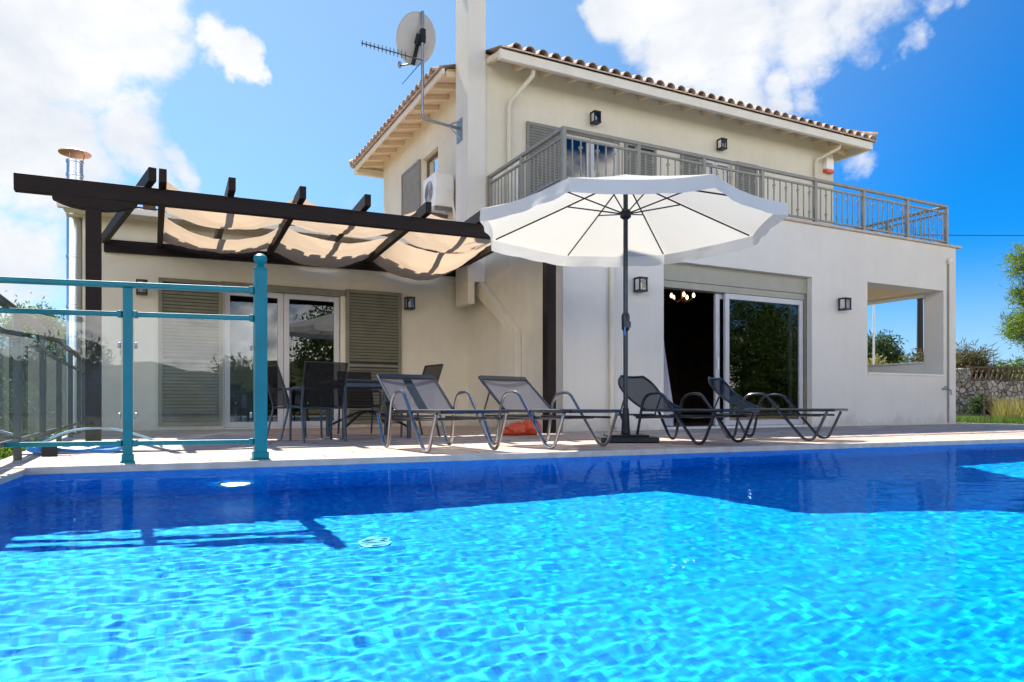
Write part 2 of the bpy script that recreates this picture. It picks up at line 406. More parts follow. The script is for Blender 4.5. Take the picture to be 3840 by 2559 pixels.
# deep polarised blue away from the sun, paler towards it and towards the horizon
dt = nd.new('ShaderNodeVectorMath'); dt.operation = 'DOT_PRODUCT'; dt.inputs[1].default_value = sd; ln.new(DIR, dt.inputs[0])
pol = nd.new('ShaderNodeMapRange'); pol.interpolation_type = 'SMOOTHSTEP'; pol.inputs[1].default_value = .42; pol.inputs[2].default_value = .88; ln.new(dt.outputs['Value'], pol.inputs[0])
tc2 = nd.new('ShaderNodeMix'); tc2.data_type = 'RGBA'; tc2.inputs[6].default_value = (.015, .29, .575, 1); tc2.inputs[7].default_value = (.44, .55, .56, 1); ln.new(pol.outputs[0], tc2.inputs[0])
tint0 = nd.new('ShaderNodeMix'); tint0.data_type = 'RGBA'; tint0.blend_type = 'MULTIPLY'; tint0.inputs[0].default_value = 1
ln.new(sky.outputs[0], tint0.inputs[6]); ln.new(tc2.outputs[2], tint0.inputs[7])
sz_ = nd.new('ShaderNodeSeparateXYZ'); ln.new(DIR, sz_.inputs[0])
hz = nd.new('ShaderNodeMapRange'); hz.interpolation_type = 'SMOOTHSTEP'; hz.inputs[1].default_value = .21; hz.inputs[2].default_value = -.02; hz.inputs[4].default_value = .62; ln.new(sz_.outputs['Z'], hz.inputs[0])
tint = nd.new('ShaderNodeMix'); tint.data_type = 'RGBA'; tint.inputs[7].default_value = (2.9, 3.3, 3.7, 1)
ln.new(hz.outputs[0], tint.inputs[0]); ln.new(tint0.outputs[2], tint.inputs[6])
# cumulus: soft lobes around fixed sky directions, broken up by turbulence in direction space
def sdir(x, y):
    f = Vector((math.sin(YAW), math.cos(YAW), 0)); r = Vector((math.cos(YAW), -math.sin(YAW), 0))
    return (f+r*((x-1176.5)/1642)+Vector((0, 0, (930-y)/1642))).normalized()
LOBES = [(130, 150, 190, 1), (40, 40, 150, 1), (300, 90, 130, 1), (120, 330, 160, 1), (300, 300, 110, 1), (395, 375, 50, .8), (350, 20, 90, .9), (520, 125, 62, 1), (465, 70, 55, .9), (545, 172, 45, .9),
         (40, 600, 150, 1), (-120, 250, 220, 1), (-90, 620, 160, 1), (120, 455, 60, .45), (600, 465, 70, .35), (790, 475, 60, .4),
         (1390, 50, 75, 1), (1470, 40, 100, 1), (1590, 80, 130, 1), (1560, 170, 80, 1), (1720, 90, 175, 1), (1620, 130, 150, 1), (1840, 110, 130, 1), (1690, 190, 115, 1), (1790, 220, 60, .9), (1860, 40, 130, 1), (1990, 20, 130, 1), (2110, -10, 90, .9), (2070, 118, 45, .75), (1700, -120, 320, 1), (1945, 378, 40, .5), (1980, 110, 80, .7), (2180, 20, 60, .7), (1850, 250, 50, .7), (1640, 250, 60, .8), (1000, -420, 260, .8)]
wz = nd.new('ShaderNodeTexNoise'); wz.inputs['Scale'].default_value = 6; wz.inputs['Detail'].default_value = 6; wz.inputs['Roughness'].default_value = .6; ln.new(DIR, wz.inputs['Vector'])
wv = nd.new('ShaderNodeVectorMath'); wv.operation = 'SUBTRACT'; wv.inputs[1].default_value = (.5, .5, .5); ln.new(wz.outputs['Color'], wv.inputs[0])
wa = nd.new('ShaderNodeVectorMath'); wa.operation = 'MULTIPLY_ADD'; wa.inputs[1].default_value = (.16, .16, .16); ln.new(wv.outputs[0], wa.inputs[0]); ln.new(DIR, wa.inputs[2])
WD = wa.outputs[0]
acc = None
for x, y, rad, amp in LOBES:
    dp = nd.new('ShaderNodeVectorMath'); dp.operation = 'DISTANCE'; dp.inputs[1].default_value = sdir(x, y); ln.new(WD, dp.inputs[0])
    l = (x-1176.5)/1642; h = (930-y)/1642; rr = rad/1642/(1+l*l+h*h)**.5*1.15
    q = math_('DIVIDE', dp.outputs['Value'], rr)
    g = math_('MULTIPLY', math_('SUBTRACT', 1, math_('MULTIPLY', q, q), clamp=True), amp)
    acc = g if acc is None else math_('MAXIMUM', acc, g)
def fbm(scale, detail, rough, dist=0, off=(0, 0, 0)):
    mp = nd.new('ShaderNodeMapping'); mp.inputs['Location'].default_value = off; mp.inputs['Scale'].default_value = (1, 1, 1.5); ln.new(DIR, mp.inputs[0])
    n = nd.new('ShaderNodeTexNoise'); n.inputs['Scale'].default_value = scale; n.inputs['Detail'].default_value = detail; n.inputs['Roughness'].default_value = rough; n.inputs['Distortion'].default_value = dist
    ln.new(mp.outputs[0], n.inputs['Vector']); return n.outputs['Fac']
n1 = fbm(5.5, 10, .62, .25); n2 = fbm(2.2, 8, .6, .3, (3.1, 1.7, .4))
# unseen sky behind the camera: extra clouds added to light the front walls
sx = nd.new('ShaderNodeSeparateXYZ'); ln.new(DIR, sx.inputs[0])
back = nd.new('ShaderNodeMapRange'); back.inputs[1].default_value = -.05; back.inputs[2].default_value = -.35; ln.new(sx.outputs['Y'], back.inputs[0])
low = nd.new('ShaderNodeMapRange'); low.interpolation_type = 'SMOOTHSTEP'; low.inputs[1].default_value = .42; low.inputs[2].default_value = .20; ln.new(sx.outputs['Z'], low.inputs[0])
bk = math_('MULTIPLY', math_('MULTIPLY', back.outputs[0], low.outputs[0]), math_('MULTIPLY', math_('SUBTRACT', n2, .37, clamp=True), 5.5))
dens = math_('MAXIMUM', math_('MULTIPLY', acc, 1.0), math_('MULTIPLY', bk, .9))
dens = math_('ADD', dens, math_('MULTIPLY', math_('SUBTRACT', n1, .5), 2.1))
cov = nd.new('ShaderNodeMapRange'); cov.interpolation_type = 'SMOOTHSTEP'; cov.inputs[1].default_value = .16; cov.inputs[2].default_value = .84; ln.new(dens, cov.inputs[0])
gate = nd.new('ShaderNodeMapRange'); gate.inputs[1].default_value = .0; gate.inputs[2].default_value = .12
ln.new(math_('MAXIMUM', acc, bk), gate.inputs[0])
covg = math_('MULTIPLY', cov.outputs[0], gate.outputs[0])
# cloud body: bright, a little grey-blue in its thick folds
fold = nd.new('ShaderNodeMapRange'); fold.inputs[1].default_value = .35; fold.inputs[2].default_value = .7; ln.new(fbm(7, 8, .6, .2, (1, 5, 2)), fold.inputs[0])
cc = nd.new('ShaderNodeMix'); cc.data_type = 'RGBA'; cc.inputs[6].default_value = (3.55, 3.58, 3.65, 1); cc.inputs[7].default_value = (2.55, 2.75, 3.05, 1)
ln.new(fold.outputs[0], cc.inputs[0])
# clouds opposite the sun, brightened to send more light onto the front walls
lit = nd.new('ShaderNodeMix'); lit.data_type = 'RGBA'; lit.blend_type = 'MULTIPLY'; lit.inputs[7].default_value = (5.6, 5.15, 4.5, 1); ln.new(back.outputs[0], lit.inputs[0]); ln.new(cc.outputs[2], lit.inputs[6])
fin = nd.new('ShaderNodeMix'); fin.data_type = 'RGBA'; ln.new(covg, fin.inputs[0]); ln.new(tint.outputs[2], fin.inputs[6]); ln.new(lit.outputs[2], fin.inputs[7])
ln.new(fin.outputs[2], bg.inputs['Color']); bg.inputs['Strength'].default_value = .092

SC.view_settings.view_transform = 'Standard'; SC.view_settings.look = 'None'; SC.view_settings.exposure = 1.66; SC.view_settings.gamma = 1
SC.cycles.use_denoising = True
SC.cycles.max_bounces = 10; SC.cycles.transparent_max_bounces = 16; SC.cycles.sample_clamp_indirect = 8

# ------------------------------------------------------------------ pool, paving, ground
PA = R(-4.16)                                   # the pool lies slightly askew to the house
PC = Vector((-.62, 4.90, 0)); pu = Vector((math.cos(PA), math.sin(PA), 0)); pv = Vector((math.sin(PA), -math.cos(PA), 0))   # along the far edge / towards the camera
def PP(u, v, z=0): p = PC+pu*u+pv*v; return (p.x, p.y, z)
PL, PWD, PD = 11.2, 4.55, 1.28
b = MB()
b.quad(PP(0, 0, -PD), PP(PL, 0, -PD), PP(PL, PWD, -PD), PP(0, PWD, -PD))
b.quad(PP(0, 0, -PD), PP(0, 0, -.034), PP(PL, 0, -.034), PP(PL, 0, -PD))
b.quad(PP(0, PWD, -PD), PP(PL, PWD, -PD), PP(PL, PWD, -.034), PP(0, PWD, -.034))
b.quad(PP(0, 0, -PD), PP(0, PWD, -PD), PP(0, PWD, -.034), PP(0, 0, -.034))
b.quad(PP(PL, 0, -PD), PP(PL, 0, -.034), PP(PL, PWD, -.034), PP(PL, PWD, -PD))
basin = b.build('pool_basin', 'blue mosaic', fix=False); tag(basin, kind='structure'); basin.cycles.is_caustics_receiver = True
# coping ring
cw, cz0, cz1 = .28, -.30, .004
def ring(mb, u0, v0, u1, v1, z0, z1):
    q = [PP(u0, v0), PP(u1, v0), PP(u1, v1), PP(u0, v1)]
    mb.prism([(p[0], p[1]) for p in q], 'z', z0, z1)
b = MB()
ring(b, -.10, -.09, PL+.10, .012, -.034, .012)
ring(b, -.10, PWD-.012, PL+.10, PWD+.40, -.034, .012)
ring(b, -.22, .012, .012, PWD-.012, -.034, .006)
ring(b, PL-.012, .012, PL+.30, PWD-.012, -.034, .012)
cop = b.build('pool_coping', 'stone coping', bevel=.006); tag(cop, kind='structure')
# outer retaining sides of the pool (left side stands above the garden)
b = MB(); ring(b, -.22, -.3, -.02, PWD+.4, -1.9, -.036); o = b.build('pool_retaining_wall', 'cream plaster'); tag(o, kind='structure')
# water
nu, nv = 860, 360
b = MB()
def wave(u, v):
    U, V = u*PL, v*PWD
    q = Vector((U, V, 0))
    calm = .45+.75*max(0, min(1, noise.noise((U*.45+3, V*.6, 9))+.55))
    z = .42*noise.noise((U*1.2, V*1.7, 0))+.24*noise.noise((U*3.4, V*6.0, 3))+.15*calm*noise.noise((U*8, V*14, 7))+.095*calm*calm*noise.noise((U*17, V*29, 11))+.045*calm*calm*noise.noise((U*34, V*52, 15))
    return PP(U, V, -.032+.0036*z)
b.grid(wave, nu, nv)
wat = b.build('water', 'pool water', smooth=False, fix=False)
wat.data.shade_smooth(); tag(wat, kind='structure'); wat.cycles.is_caustics_caster = True
if wat.data.polygons[0].normal.z < 0: wat.data.flip_normals()

# terrace paving: sheets around the pool
b = MB()
TX0, TX1 = -.86, 14.7
f0 = PP(-.10, -.09); f1 = PP(PL+.30, -.09); f2 = PP(PL+.30, PWD+.4)
poly = [(TX0, f0[1]+.01), (f0[0], f0[1]), (f1[0], f1[1]), (f1[0]+.02, f1[1]), (TX1, f1[1]-.3), (TX1, 11.6), (TX0, 11.6)]
b.prism(poly, 'z', -.25, 0)
b.prism([(f1[0]+.0, f1[1]-.002), (f2[0], f2[1]), (TX1, f2[1]), (TX1, f1[1]-.302)], 'z', -.25, 0)
o = b.build('terrace_paving', 'crazy paving'); tag(o, kind='structure')
# ground: one sheet to the horizon, hole under pool and terrace, lower garden on the left
b = MB(); gx = [-900, -300, -120, -60, -35, -20, -12, -7, -4, -2.2, -1.3, -.87, 2, 5, 8, 11, 14.72, 16, 18, 21, 25, 30, 40, 60, 110, 300, 900]
gy = [-900, -300, -120, -60, -30, -18, -12, -8, -5, -2.2, .02, 3, 5, 8, 11.5, 14, 17, 21, 26, 33, 45, 70, 130, 320, 900]
def gz(x, y):
    z = -.06
    if x < -.9: z = -.06-min(1.3, (-.9-x)*1.2)
    if x > 17: z += min(.10, (x-17)*.03)
    z += .12*noise.noise((x*.13, y*.13, 1)) if (x > 15 or x < -3 or y > 18 or y < -3) else 0
    return z
i0 = len(b.v)
for y in gy:
    for x in gx: b.v.append((x, y, gz(x, y)))
nx = len(gx)
for j in range(len(gy)-1):
    for i in range(nx-1):
        cx = (gx[i]+gx[i+1])/2; cy = (gy[j]+gy[j+1])/2
        if -.87 < cx < 14.72 and .02 < cy < 11.5: continue
        k = j*nx+i; b.f.append((k, k+1, k+nx+1, k+nx))
o = b.build('ground', 'meadow', smooth=True); tag(o, kind='structure')

# low wooded ridge far behind the pool (it shows in the glass)
b = MB()
def ridge(a, c):
    x = -260+520*a; h = 9+7*noise.noise((x*.011, 3, 0))+4*noise.noise((x*.04, 7, 0))+1.6*noise.noise((x*.17, 1, 0))
    return (x, -95-60*c+10*noise.noise((x*.02, 5, 2)), -.6+h*math.sin(math.pi*min(1, c*1.0))+1.2*noise.noise((x*.3, c*9, 4))*math.sin(math.pi*c))
b.grid(ridge, 160, 14); o = b.build('hills', 'scrub', smooth=True, fix=False); tag(o, kind='structure')

# ------------------------------------------------------------------ the house
YF, YU, YW = 8.30, 10.80, 11.50          # ground-floor front, upper front, wing front
XL, XR = 5.03, 13.80
house = thing('house', (5.0, 8.3, 0), 'cream two storey house with white balcony terrace and tiled hip roof', 'house')
# ground floor front + sides
b = MB()
DOOR = (6.75, 9.86, -.02, 2.49); PORCH = (11.25, 13.42, .93, 2.52)
wall_grid(b, 'x', YF, YF+.36, XL, XR, -.02, 3.36, [DOOR, PORCH])
o = b.build('ground_floor_wall', 'grey white plaster', house)
b = MB(); wall_grid(b, 'y', XL, XL+.25, YF+.362, 16.5, -.02, 3.36, []); b.build('side_wall', 'cream plaster', house)
b = MB().box(11.0, YF+.36, -.02, 11.2, 13.0, 3.0); b.box(11.2, 12.8, 2.50, 13.8, 13.0, 3.0); b.box(13.4, 12.8, -.02, 13.8, 13.0, 2.50)
b.build('porch_wall', 'cream plaster', house)
MB().box(11.2, 11.60, -.10, 13.45, 17.0, -.004).build('porch_floor', 'stone coping', house)
b = MB(); wall_grid(b, 'y', 13.45, 13.80, YF+.36, 12.8, -.02, 3.0, [(YF+.40, 12.4, 1.17, 2.50)])
b.build('porch_side_wall', 'white plaster', house)
MB().box(13.40, YF+.42, 1.172, 13.86, 12.38, 1.20).build('porch_sill', 'white plaster', house)
MB().box(11.24, YF-.03, .905, 13.43, YF+.33, .934).build('porch_sill', 'white plaster', house)
MB().box(11.2, YF+.36, 2.54, 13.45, 12.8, 2.62).build('porch_ceiling', 'porch ceiling paint', house)
# balcony floor and its tile edge
b = MB().box(XL+.25, YF+.36, 3.05, XR-.02, 16.4, 3.355)
b.build('balcony_floor', 'cream plaster', house)
b = MB().box(XL-.04, YF-.05, 3.362, XR+.12, YF+.30, 3.40); b.box(XR-.30, YF+.302, 3.362, XR+.12, YU+.3, 3.40); b.box(XL-.04, YF+.302, 3.362, XL+.28, YU-.06, 3.40)
b.build('balcony_edge_tile', 'stone coping', house, bevel=.005)
# upper floor
DA = (6.55, 7.78, 3.40, 5.20); DB = (9.70, 10.55, 3.40, 5.24); WL = (12.95, 13.85, 4.15, 5.38)
b = MB(); wall_grid(b, 'x', YU, YU+.28, XL, 13.50, 3.36, 6.21, [DA, DB])
wall_grid(b, 'y', XL, XL+.28, YU+.28, 16.5, 3.36, 6.21, [WL])
wall_grid(b, 'y', 13.22, 13.50, YU+.28, 16.5, 3.36, 6.21, [])
wall_grid(b, 'x', 16.22, 16.50, XL+.28, 13.22, 3.36, 6.21, [])
b.build('upper_wall', 'cream plaster', house)
# rooms behind the openings
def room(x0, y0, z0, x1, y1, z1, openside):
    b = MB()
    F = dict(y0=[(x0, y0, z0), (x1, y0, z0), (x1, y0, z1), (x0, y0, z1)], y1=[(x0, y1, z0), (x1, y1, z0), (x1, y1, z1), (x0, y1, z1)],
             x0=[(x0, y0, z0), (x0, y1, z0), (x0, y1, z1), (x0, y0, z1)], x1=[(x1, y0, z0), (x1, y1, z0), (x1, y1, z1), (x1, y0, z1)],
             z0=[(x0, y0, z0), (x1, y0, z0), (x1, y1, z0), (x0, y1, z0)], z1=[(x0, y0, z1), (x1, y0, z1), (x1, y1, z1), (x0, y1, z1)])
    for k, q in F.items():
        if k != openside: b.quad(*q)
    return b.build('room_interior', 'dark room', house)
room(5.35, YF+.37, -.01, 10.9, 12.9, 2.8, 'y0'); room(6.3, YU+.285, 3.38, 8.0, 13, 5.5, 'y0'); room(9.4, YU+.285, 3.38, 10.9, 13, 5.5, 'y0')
# hip roof with barrel tiles
EX0, EX1, EY0, EY1, EZ = 4.46, 14.06, 10.24, 17.06, 6.07
TP = .33; half = (EY1-EY0)/2
def tile_run(mb, origin, along, up, length, r0=.098):
    """one column of cover tiles: along = unit vector across, up = horizontal unit vector up the slope"""
    L = .40; n = max(1, int(math.ceil(length/L)))
    for k in range(n):
        a = k*L-.07; e = min(length+.02, (k+1)*L)
        for (t, r, lift) in ((a, r0, .028), ):
            segs = 7
            i = len(mb.v)
            for (tt, rr, lf) in ((a, r0, .03), (e, r0*.82, .012)):
                for s_ in range(segs+1):
                    ang = math.pi*s_/segs
                    for rad in (rr, rr-.014):
                        p = origin+up*tt+along*(math.cos(ang)*rad)+Vector((0, 0, tt*TP+lf+math.sin(ang)*rad*.92))
                        mb.v.append(tuple(p))
            W_ = 2*(segs+1)
            for s_ in range(segs):
                o0 = i+2*s_; o1 = i+2*s_+2
                mb.f.append((o0, o1, o1+W_, o0+W_)); mb.f.append((o0+1, o0+1+W_, o1+1+W_, o1+1)); mb.f.append((o0, o0+1, o1+1, o1))
pitch = .236
roof = MB()
b = MB()
nX = int((EX1-EX0)/pitch); nY = int((EY1-EY0)/pitch)
for k in range(nX):
    x = EX0+(k+.5)*(EX1-EX0)/nX; ln_ = min(x-EX0, EX1-x, half)
    if x < 5.12: continue
    tile_run(b, Vector((x, EY0-.03, EZ)), Vector((1, 0, 0)), Vector((0, 1, 0)), max(.1, ln_))
for k in range(nY):
    y = EY0+(k+.5)*(EY1-EY0)/nY; ln_ = min(y-EY0, EY1-y)
    if y > 11.36: tile_run(b, Vector((EX0-.03, y, EZ)), Vector((0, 1, 0)), Vector((1, 0, 0)), max(.1, ln_))
    tile_run(b, Vector((EX1+.03, y, EZ)), Vector((0, -1, 0)), Vector((-1, 0, 0)), max(.1, ln_))
ro = b.build('roof', 'roof tile', house, smooth=True)
rz = half*TP
b = MB()
A, B_, C_, D_ = (EX0-.05, EY0-.05, EZ), (EX1+.05, EY0-.05, EZ), (EX1+.05, EY1+.05, EZ), (EX0-.05, EY1+.05, EZ)
r1 = (EX0+half, EY0+half, EZ+rz); r2 = (EX1-half, EY0+half, EZ+rz)
up = .022
NX, NY = 5.034, 11.286        # the roof corner is cut away round the chimney
hp = (NX, EY0+NX-EX0, EZ+(NX-EX0)*TP)
for q in (((NX, EY0-.05, EZ), B_, r2, r1, hp), (B_, C_, r2), (C_, D_, r1, r2), (D_, (EX0-.05, NY, EZ), (NX, NY, EZ+(NX-EX0)*TP), hp, r1)):
    i = len(b.v); b.v += [(p[0], p[1], p[2]+up) for p in q]; b.f.append(tuple(range(i, i+len(q))))
i = len(b.v); z0 = EZ-.002
lo = [(p[0], p[1], z0) for p in (A, B_, C_, D_)]; hi = [(p[0], p[1], z0+.024) for p in (A, B_, C_, D_)]
def edge_strip(p, q): b.quad((p[0], p[1], z0), (q[0], q[1], z0), (q[0], q[1], z0+.024), (p[0], p[1], z0+.024))
edge_strip((NX, EY0-.05), B_); edge_strip(B_, C_); edge_strip(C_, D_); edge_strip(D_, (EX0-.05, NY))
b.build('tile_bed', 'roof mortar', ro)
# hip ridge caps
b = MB()
for P0, P1 in ((A, r1), (B_, r2), (D_, r1), (C_, r2), (r1, r2)):
    P0 = Vector(P0)+Vector((0, 0, .10)); P1 = Vector(P1)+Vector((0, 0, .10)); n_ = int((P1-P0).length/.38)
    for k in range(n_):
        if P0.x < 4.6 and P0.y < 11 and k < 4: continue
        b.tube([P0.lerp(P1, k/n_), P0.lerp(P1, (k+1.1)/n_)], .1, 8, rs=[.105, .085])
b.build('ridge_tile', 'roof tile', ro, smooth=True)
# fascia gutter, soffit, rafter tails
b = MB()
b.box(EX0, 11.286, EZ-.10, EX0+.05, EY1-.09, EZ-.003)
for (x0, y0, x1, y1) in ((5.034, EY0, EX1, EY0+.09), (EX1-.09, EY0+.09, EX1, EY1-.09), (EX0, EY1-.09, EX1, EY1)):
    b.box(x0, y0, EZ-.165, x1, y1, EZ-.003)
b.build('fascia_gutter', 'cream paint', house, bevel=.012)
b = MB(); sz = EZ-.03
OV = .57
def sl(d): return sz+d*TP*.55
b.quad((5.034, EY0+.09, sl(.09)), (EX1-.09, EY0+.09, sl(.09)), (EX1-OV, EY0+OV, sl(OV)), (5.034, EY0+OV, sl(OV)))
b.quad((EX0+.09, 11.286, sl(.09)), (EX0+OV, 11.286, sl(OV)), (EX0+OV, EY1-OV, sl(OV)), (EX0+.09, EY1-.09, sl(.09)))
b.quad((EX1-.09, EY0+.09, sl(.09)), (EX1-.09, EY1-.09, sl(.09)), (EX1-OV, EY1-OV, sl(OV)), (EX1-OV, EY0+OV, sl(OV)))
b.build('soffit', 'soffit timber paint', house)
def tail(p, q): MB().bar(p, q, .075, .09).build('rafter_tail', 'soffit timber paint', house)
k = 0
for i in range(17):
    x = EX0+.62+i*.52
    if x < EX1-.5: tail((x, EY0+.095, sl(.09)-.05), (x, EY0+OV-.004, sl(OV)-.05))
for i in range(12):
    y = EY0+.62+i*.52
    if y > 11.33: tail((EX0+.095, y, sl(.09)-.05), (EX0+OV-.004, y, sl(OV)-.05))
for i in range(5):
    y = EY0+.62+i*.52
    tail((EX1-.095, y, sl(.09)-.05), (EX1-OV+.004, y, sl(OV)-.05))
# chimney with its dog-leg flue breast on the side wall
b = MB().box(4.70, 10.76, 2.40, 5.026, 11.28, 7.6)
ch = b.build('chimney', 'grey white plaster', house, bevel=.008)
MB().box(4.702, 10.762, 2.03, 4.82, 11.278, 2.40).build('chimney_corbel', 'cream plaster', ch)
fl_ = [(9.50, 0), (9.98, 0), (9.98, 1.62), (11.27, 2.40), (10.77, 2.40), (10.72, 2.36), (9.50, 1.50)]
MB().prism([(u, v) for u, v in fl_], 'x', 4.925, 5.026).build('flue_breast', 'cream plaster', ch, bevel=.01)
MB().box(4.64, 10.70, 7.6, 5.08, 11.34, 7.7).build('chimney_cap', 'cream plaster', ch)
# downpipes
def pipe(pts, r=.038, mat='cream plaster'): return MB().tube(pts, r, 10).build('downpipe', mat, house, smooth=True)
pipe([(5.72, EY0+.14, EZ-.15), (5.72, EY0+.16, EZ-.24), (5.47, YU-.06, EZ-.60), (5.45, YU-.055, EZ-.72), (5.45, YU-.055, 3.41)])
pipe([(13.18, EY0+.14, EZ-.15), (13.18, EY0+.16, EZ-.22), (12.90, YU-.06, EZ-.42), (12.88, YU-.055, EZ-.52), (12.88, YU-.055, 3.41)])
pipe([(5.80, YF-.045, 3.3), (5.80, YF-.045, .10), (5.80, YF-.10, .04)], .038)
pipe([(13.54, YF-.02, 3.03), (13.54, YF-.02, .03)], .015, 'rail grey beige')
MB().lathe([(.016, -.05), (.045, .0), (.05, .05)], (13.54, YF-.055, 3.07), 10).build('rain_hopper', 'cream paint', house)
# balcony railing
rail = empty('balcony_railing', (0, 0, 0)); rail.parent = house; rail.location = (0, 0, 0)
RY, RX0, RX1 = YF+.10, 5.10, 13.66
px_ = [RX0, 6.36, 7.60, 8.82, 10.05, 11.27, 12.48, RX1]
b = MB()
b.box(RX0-.03, RY-.03, 4.135, RX1+.03, RY+.03, 4.185); b.box(RX0-.03, RY+.03, 4.135, RX0+.03, YU, 4.185); b.box(RX1-.03, RY+.03, 4.135, RX1+.03, YU+2.2, 4.185)
b.build('handrail', 'rail grey beige', rail, bevel=.01)
b = MB()
for z in (4.03, 3.475):
    b.box(RX0, RY-.014, z, RX1, RY+.014, z+.03); b.box(RX0-.014, RY+.016, z, RX0+.014, YU, z+.03); b.box(RX1-.014, RY+.016, z, RX1+.014, YU+2.2, z+.03)
b.build('rail_bar', 'rail grey beige', rail)
def post(x, y): MB().box(x-.029, y-.029, 3.38, x+.029, y+.029, 4.134).build('post', 'rail grey beige', rail)
for x in px_: post(x, RY)
for y in (9.62, YU-.04): post(RX0, y)
for y in (9.62, 10.85, 12.0): post(RX1, y)
plain = MB().box(-.008, -.008, 3.504, .008, .008, 4.03)
fancy = MB().box(-.008, -.008, 3.504, .008, .008, 4.03)
for zc in (3.60, 3.93):
    fancy.tube([(.0+.030*math.cos(t), 0, zc+.030*math.sin(t)) for t in [k*math.pi/5 for k in range(9)]], .007, 5)
    fancy.lathe([(.005, -.02), (.018, 0), (.005, .02)], (0, 0, zc-.045), 6)
HL = house.location
pl = plain.build('baluster', 'rail grey beige', rail, local=True); fa = fancy.build('baluster', 'rail grey beige', rail, local=True)
first = {id(pl): True, id(fa): True}
def baluster(src, x, y, rot=0):
    if first.get(id(src)): o = src; first[id(src)] = False
    else: o = src.copy(); COL.objects.link(o)
    o.location = Vector((x, y, 0))-HL; o.rotation_euler = (0, 0, rot)
for a, c in zip(px_[:-1], px_[1:]):
    for k in range(1, 9): baluster(fa if k % 2 == 0 else pl, a+(c-a)*k/9, RY)
for k in range(1, 20):
    y = RY+(YU-RY)*k/20
    if k != 10: baluster(pl, RX0, y, R(90))
for k in range(1, 16):
    y = RY+(YU+2.2-RY)*k/28
    baluster(pl, RX1, y, R(90))

# doors, windows, shutters
def framed_pane(mb_parent, name, x0, x1, y, z0, z1, fw=.07, th=.05, mat='white frame', axis='x', mid=None):
    """a leaf: frame mesh with its glass pane as a child; faces -Y (axis x) or -X (axis y)"""
    b = MB()
    def bx(u0, u1, w0, w1):
        if axis == 'x': b.box(u0, y, w0, u1, y+th, w1)
        else: b.box(y, u0, w0, y+th, u1, w1)
    bx(x0, x0+fw, z0, z1); bx(x1-fw, x1, z0, z1); bx(x0+fw, x1-fw, z0, z0+fw); bx(x0+fw, x1-fw, z1-fw, z1)
    if mid: bx(x0+fw, x1-fw, mid, mid+fw)
    fr = b.build(name, mat, mb_parent, bevel=.006)
    g = MB()
    if axis == 'x': g.quad((x0+fw*.8, y+th*.5, z0+fw*.8), (x1-fw*.8, y+th*.5, z0+fw*.8), (x1-fw*.8, y+th*.5, z1-fw*.8), (x0+fw*.8, y+th*.5, z1-fw*.8))
    else: g.quad((y+th*.5, x0+fw*.8, z0+fw*.8), (y+th*.5, x1-fw*.8, z0+fw*.8), (y+th*.5, x1-fw*.8, z1-fw*.8), (y+th*.5, x0+fw*.8, z1-fw*.8))
    g.build('pane', 'door glass', fr, fix=False)
    return fr
def shutter(parent, x0, x1, y, z0, z1, mat, axis='x', th=.045, fw=.055, mid=None, step=.05):
    """louvred leaf standing proud of a wall face at y (towards -Y) or at x (towards -X)"""
    b = MB(); s = MB()
    def bx(m_, u0, u1, w0, w1, t0=0, t1=th):
        if axis == 'x': m_.box(u0, y-t1, w0, u1, y-t0, w1)
        else: m_.box(y-t1, u0, w0, y-t0, u1, w1)
    bx(b, x0, x0+fw, z0, z1); bx(b, x1-fw, x1, z0, z1); bx(b, x0+fw, x1-fw, z0, z0+fw); bx(b, x0+fw, x1-fw, z1-fw, z1)
    if mid: bx(b, x0+fw, x1-fw, mid, mid+.05)
    fr = b.build('shutter', mat, parent, bevel=.004)
    z = z0+fw+.01
    while z < z1-fw-.03:
        if not (mid and mid-.04 < z < mid+.05):
            if axis == 'x':
                s.bar((x0+fw, y-th*.5, z+.02), (x1-fw, y-th*.5, z+.02), .010, .040, up=(0, -.42, 1))
            else:
                s.bar((y-th*.5, x0+fw, z+.02), (y-th*.5, x1-fw, z+.02), .010, .040, up=(-.42, 0, 1))
        z += step
    s.build('louvres', mat, fr)
    k_ = MB(); bx(k_, x0+fw, x1-fw, z0+fw, z1-fw, .002, .006); k_.build('louvre_gap_shade', 'hinge black', fr)  # black sheet standing in for the shade between the louvres
    return fr
# main sliding door
sd_ = empty('sliding_door', (0, 0, 0)); sd_.parent = house
b = MB().box(6.76, YF+.10, 2.44, 9.85, YF+.30, 2.488); b.build('head_trim', 'shutter box beige', sd_)
MB().box(6.752, YF+.09, 2.22, 9.858, YF+.31, 2.44).build('shutter_box', 'shutter box beige', sd_, bevel=.006)
b = MB().box(6.752, YF+.10, 2.115, 9.79, YF+.26, 2.216); b.build('shutter_bottom_slat', 'shutter box beige', sd_, bevel=.006)
MB().box(9.79, YF+.10, .0, 9.858, YF+.26, 2.216).build('guide_rail', 'shutter olive', sd_)
MB().box(6.75, YF+.08, -.01, 9.858, YF+.30, .035).build('sill', 'white plaster', sd_)
framed_pane(sd_, 'door_leaf', 8.06, 9.785, YF+.115, .04, 2.112, .085)
lf_ = framed_pane(sd_, 'door_leaf', 7.93, 9.62, YF+.19, .04, 2.112, .085)
MB().bar((7.965, YF+.178, .92), (7.965, YF+.178, 1.10), .03, .022).build('handle', 'white plastic', lf_, bevel=.004)
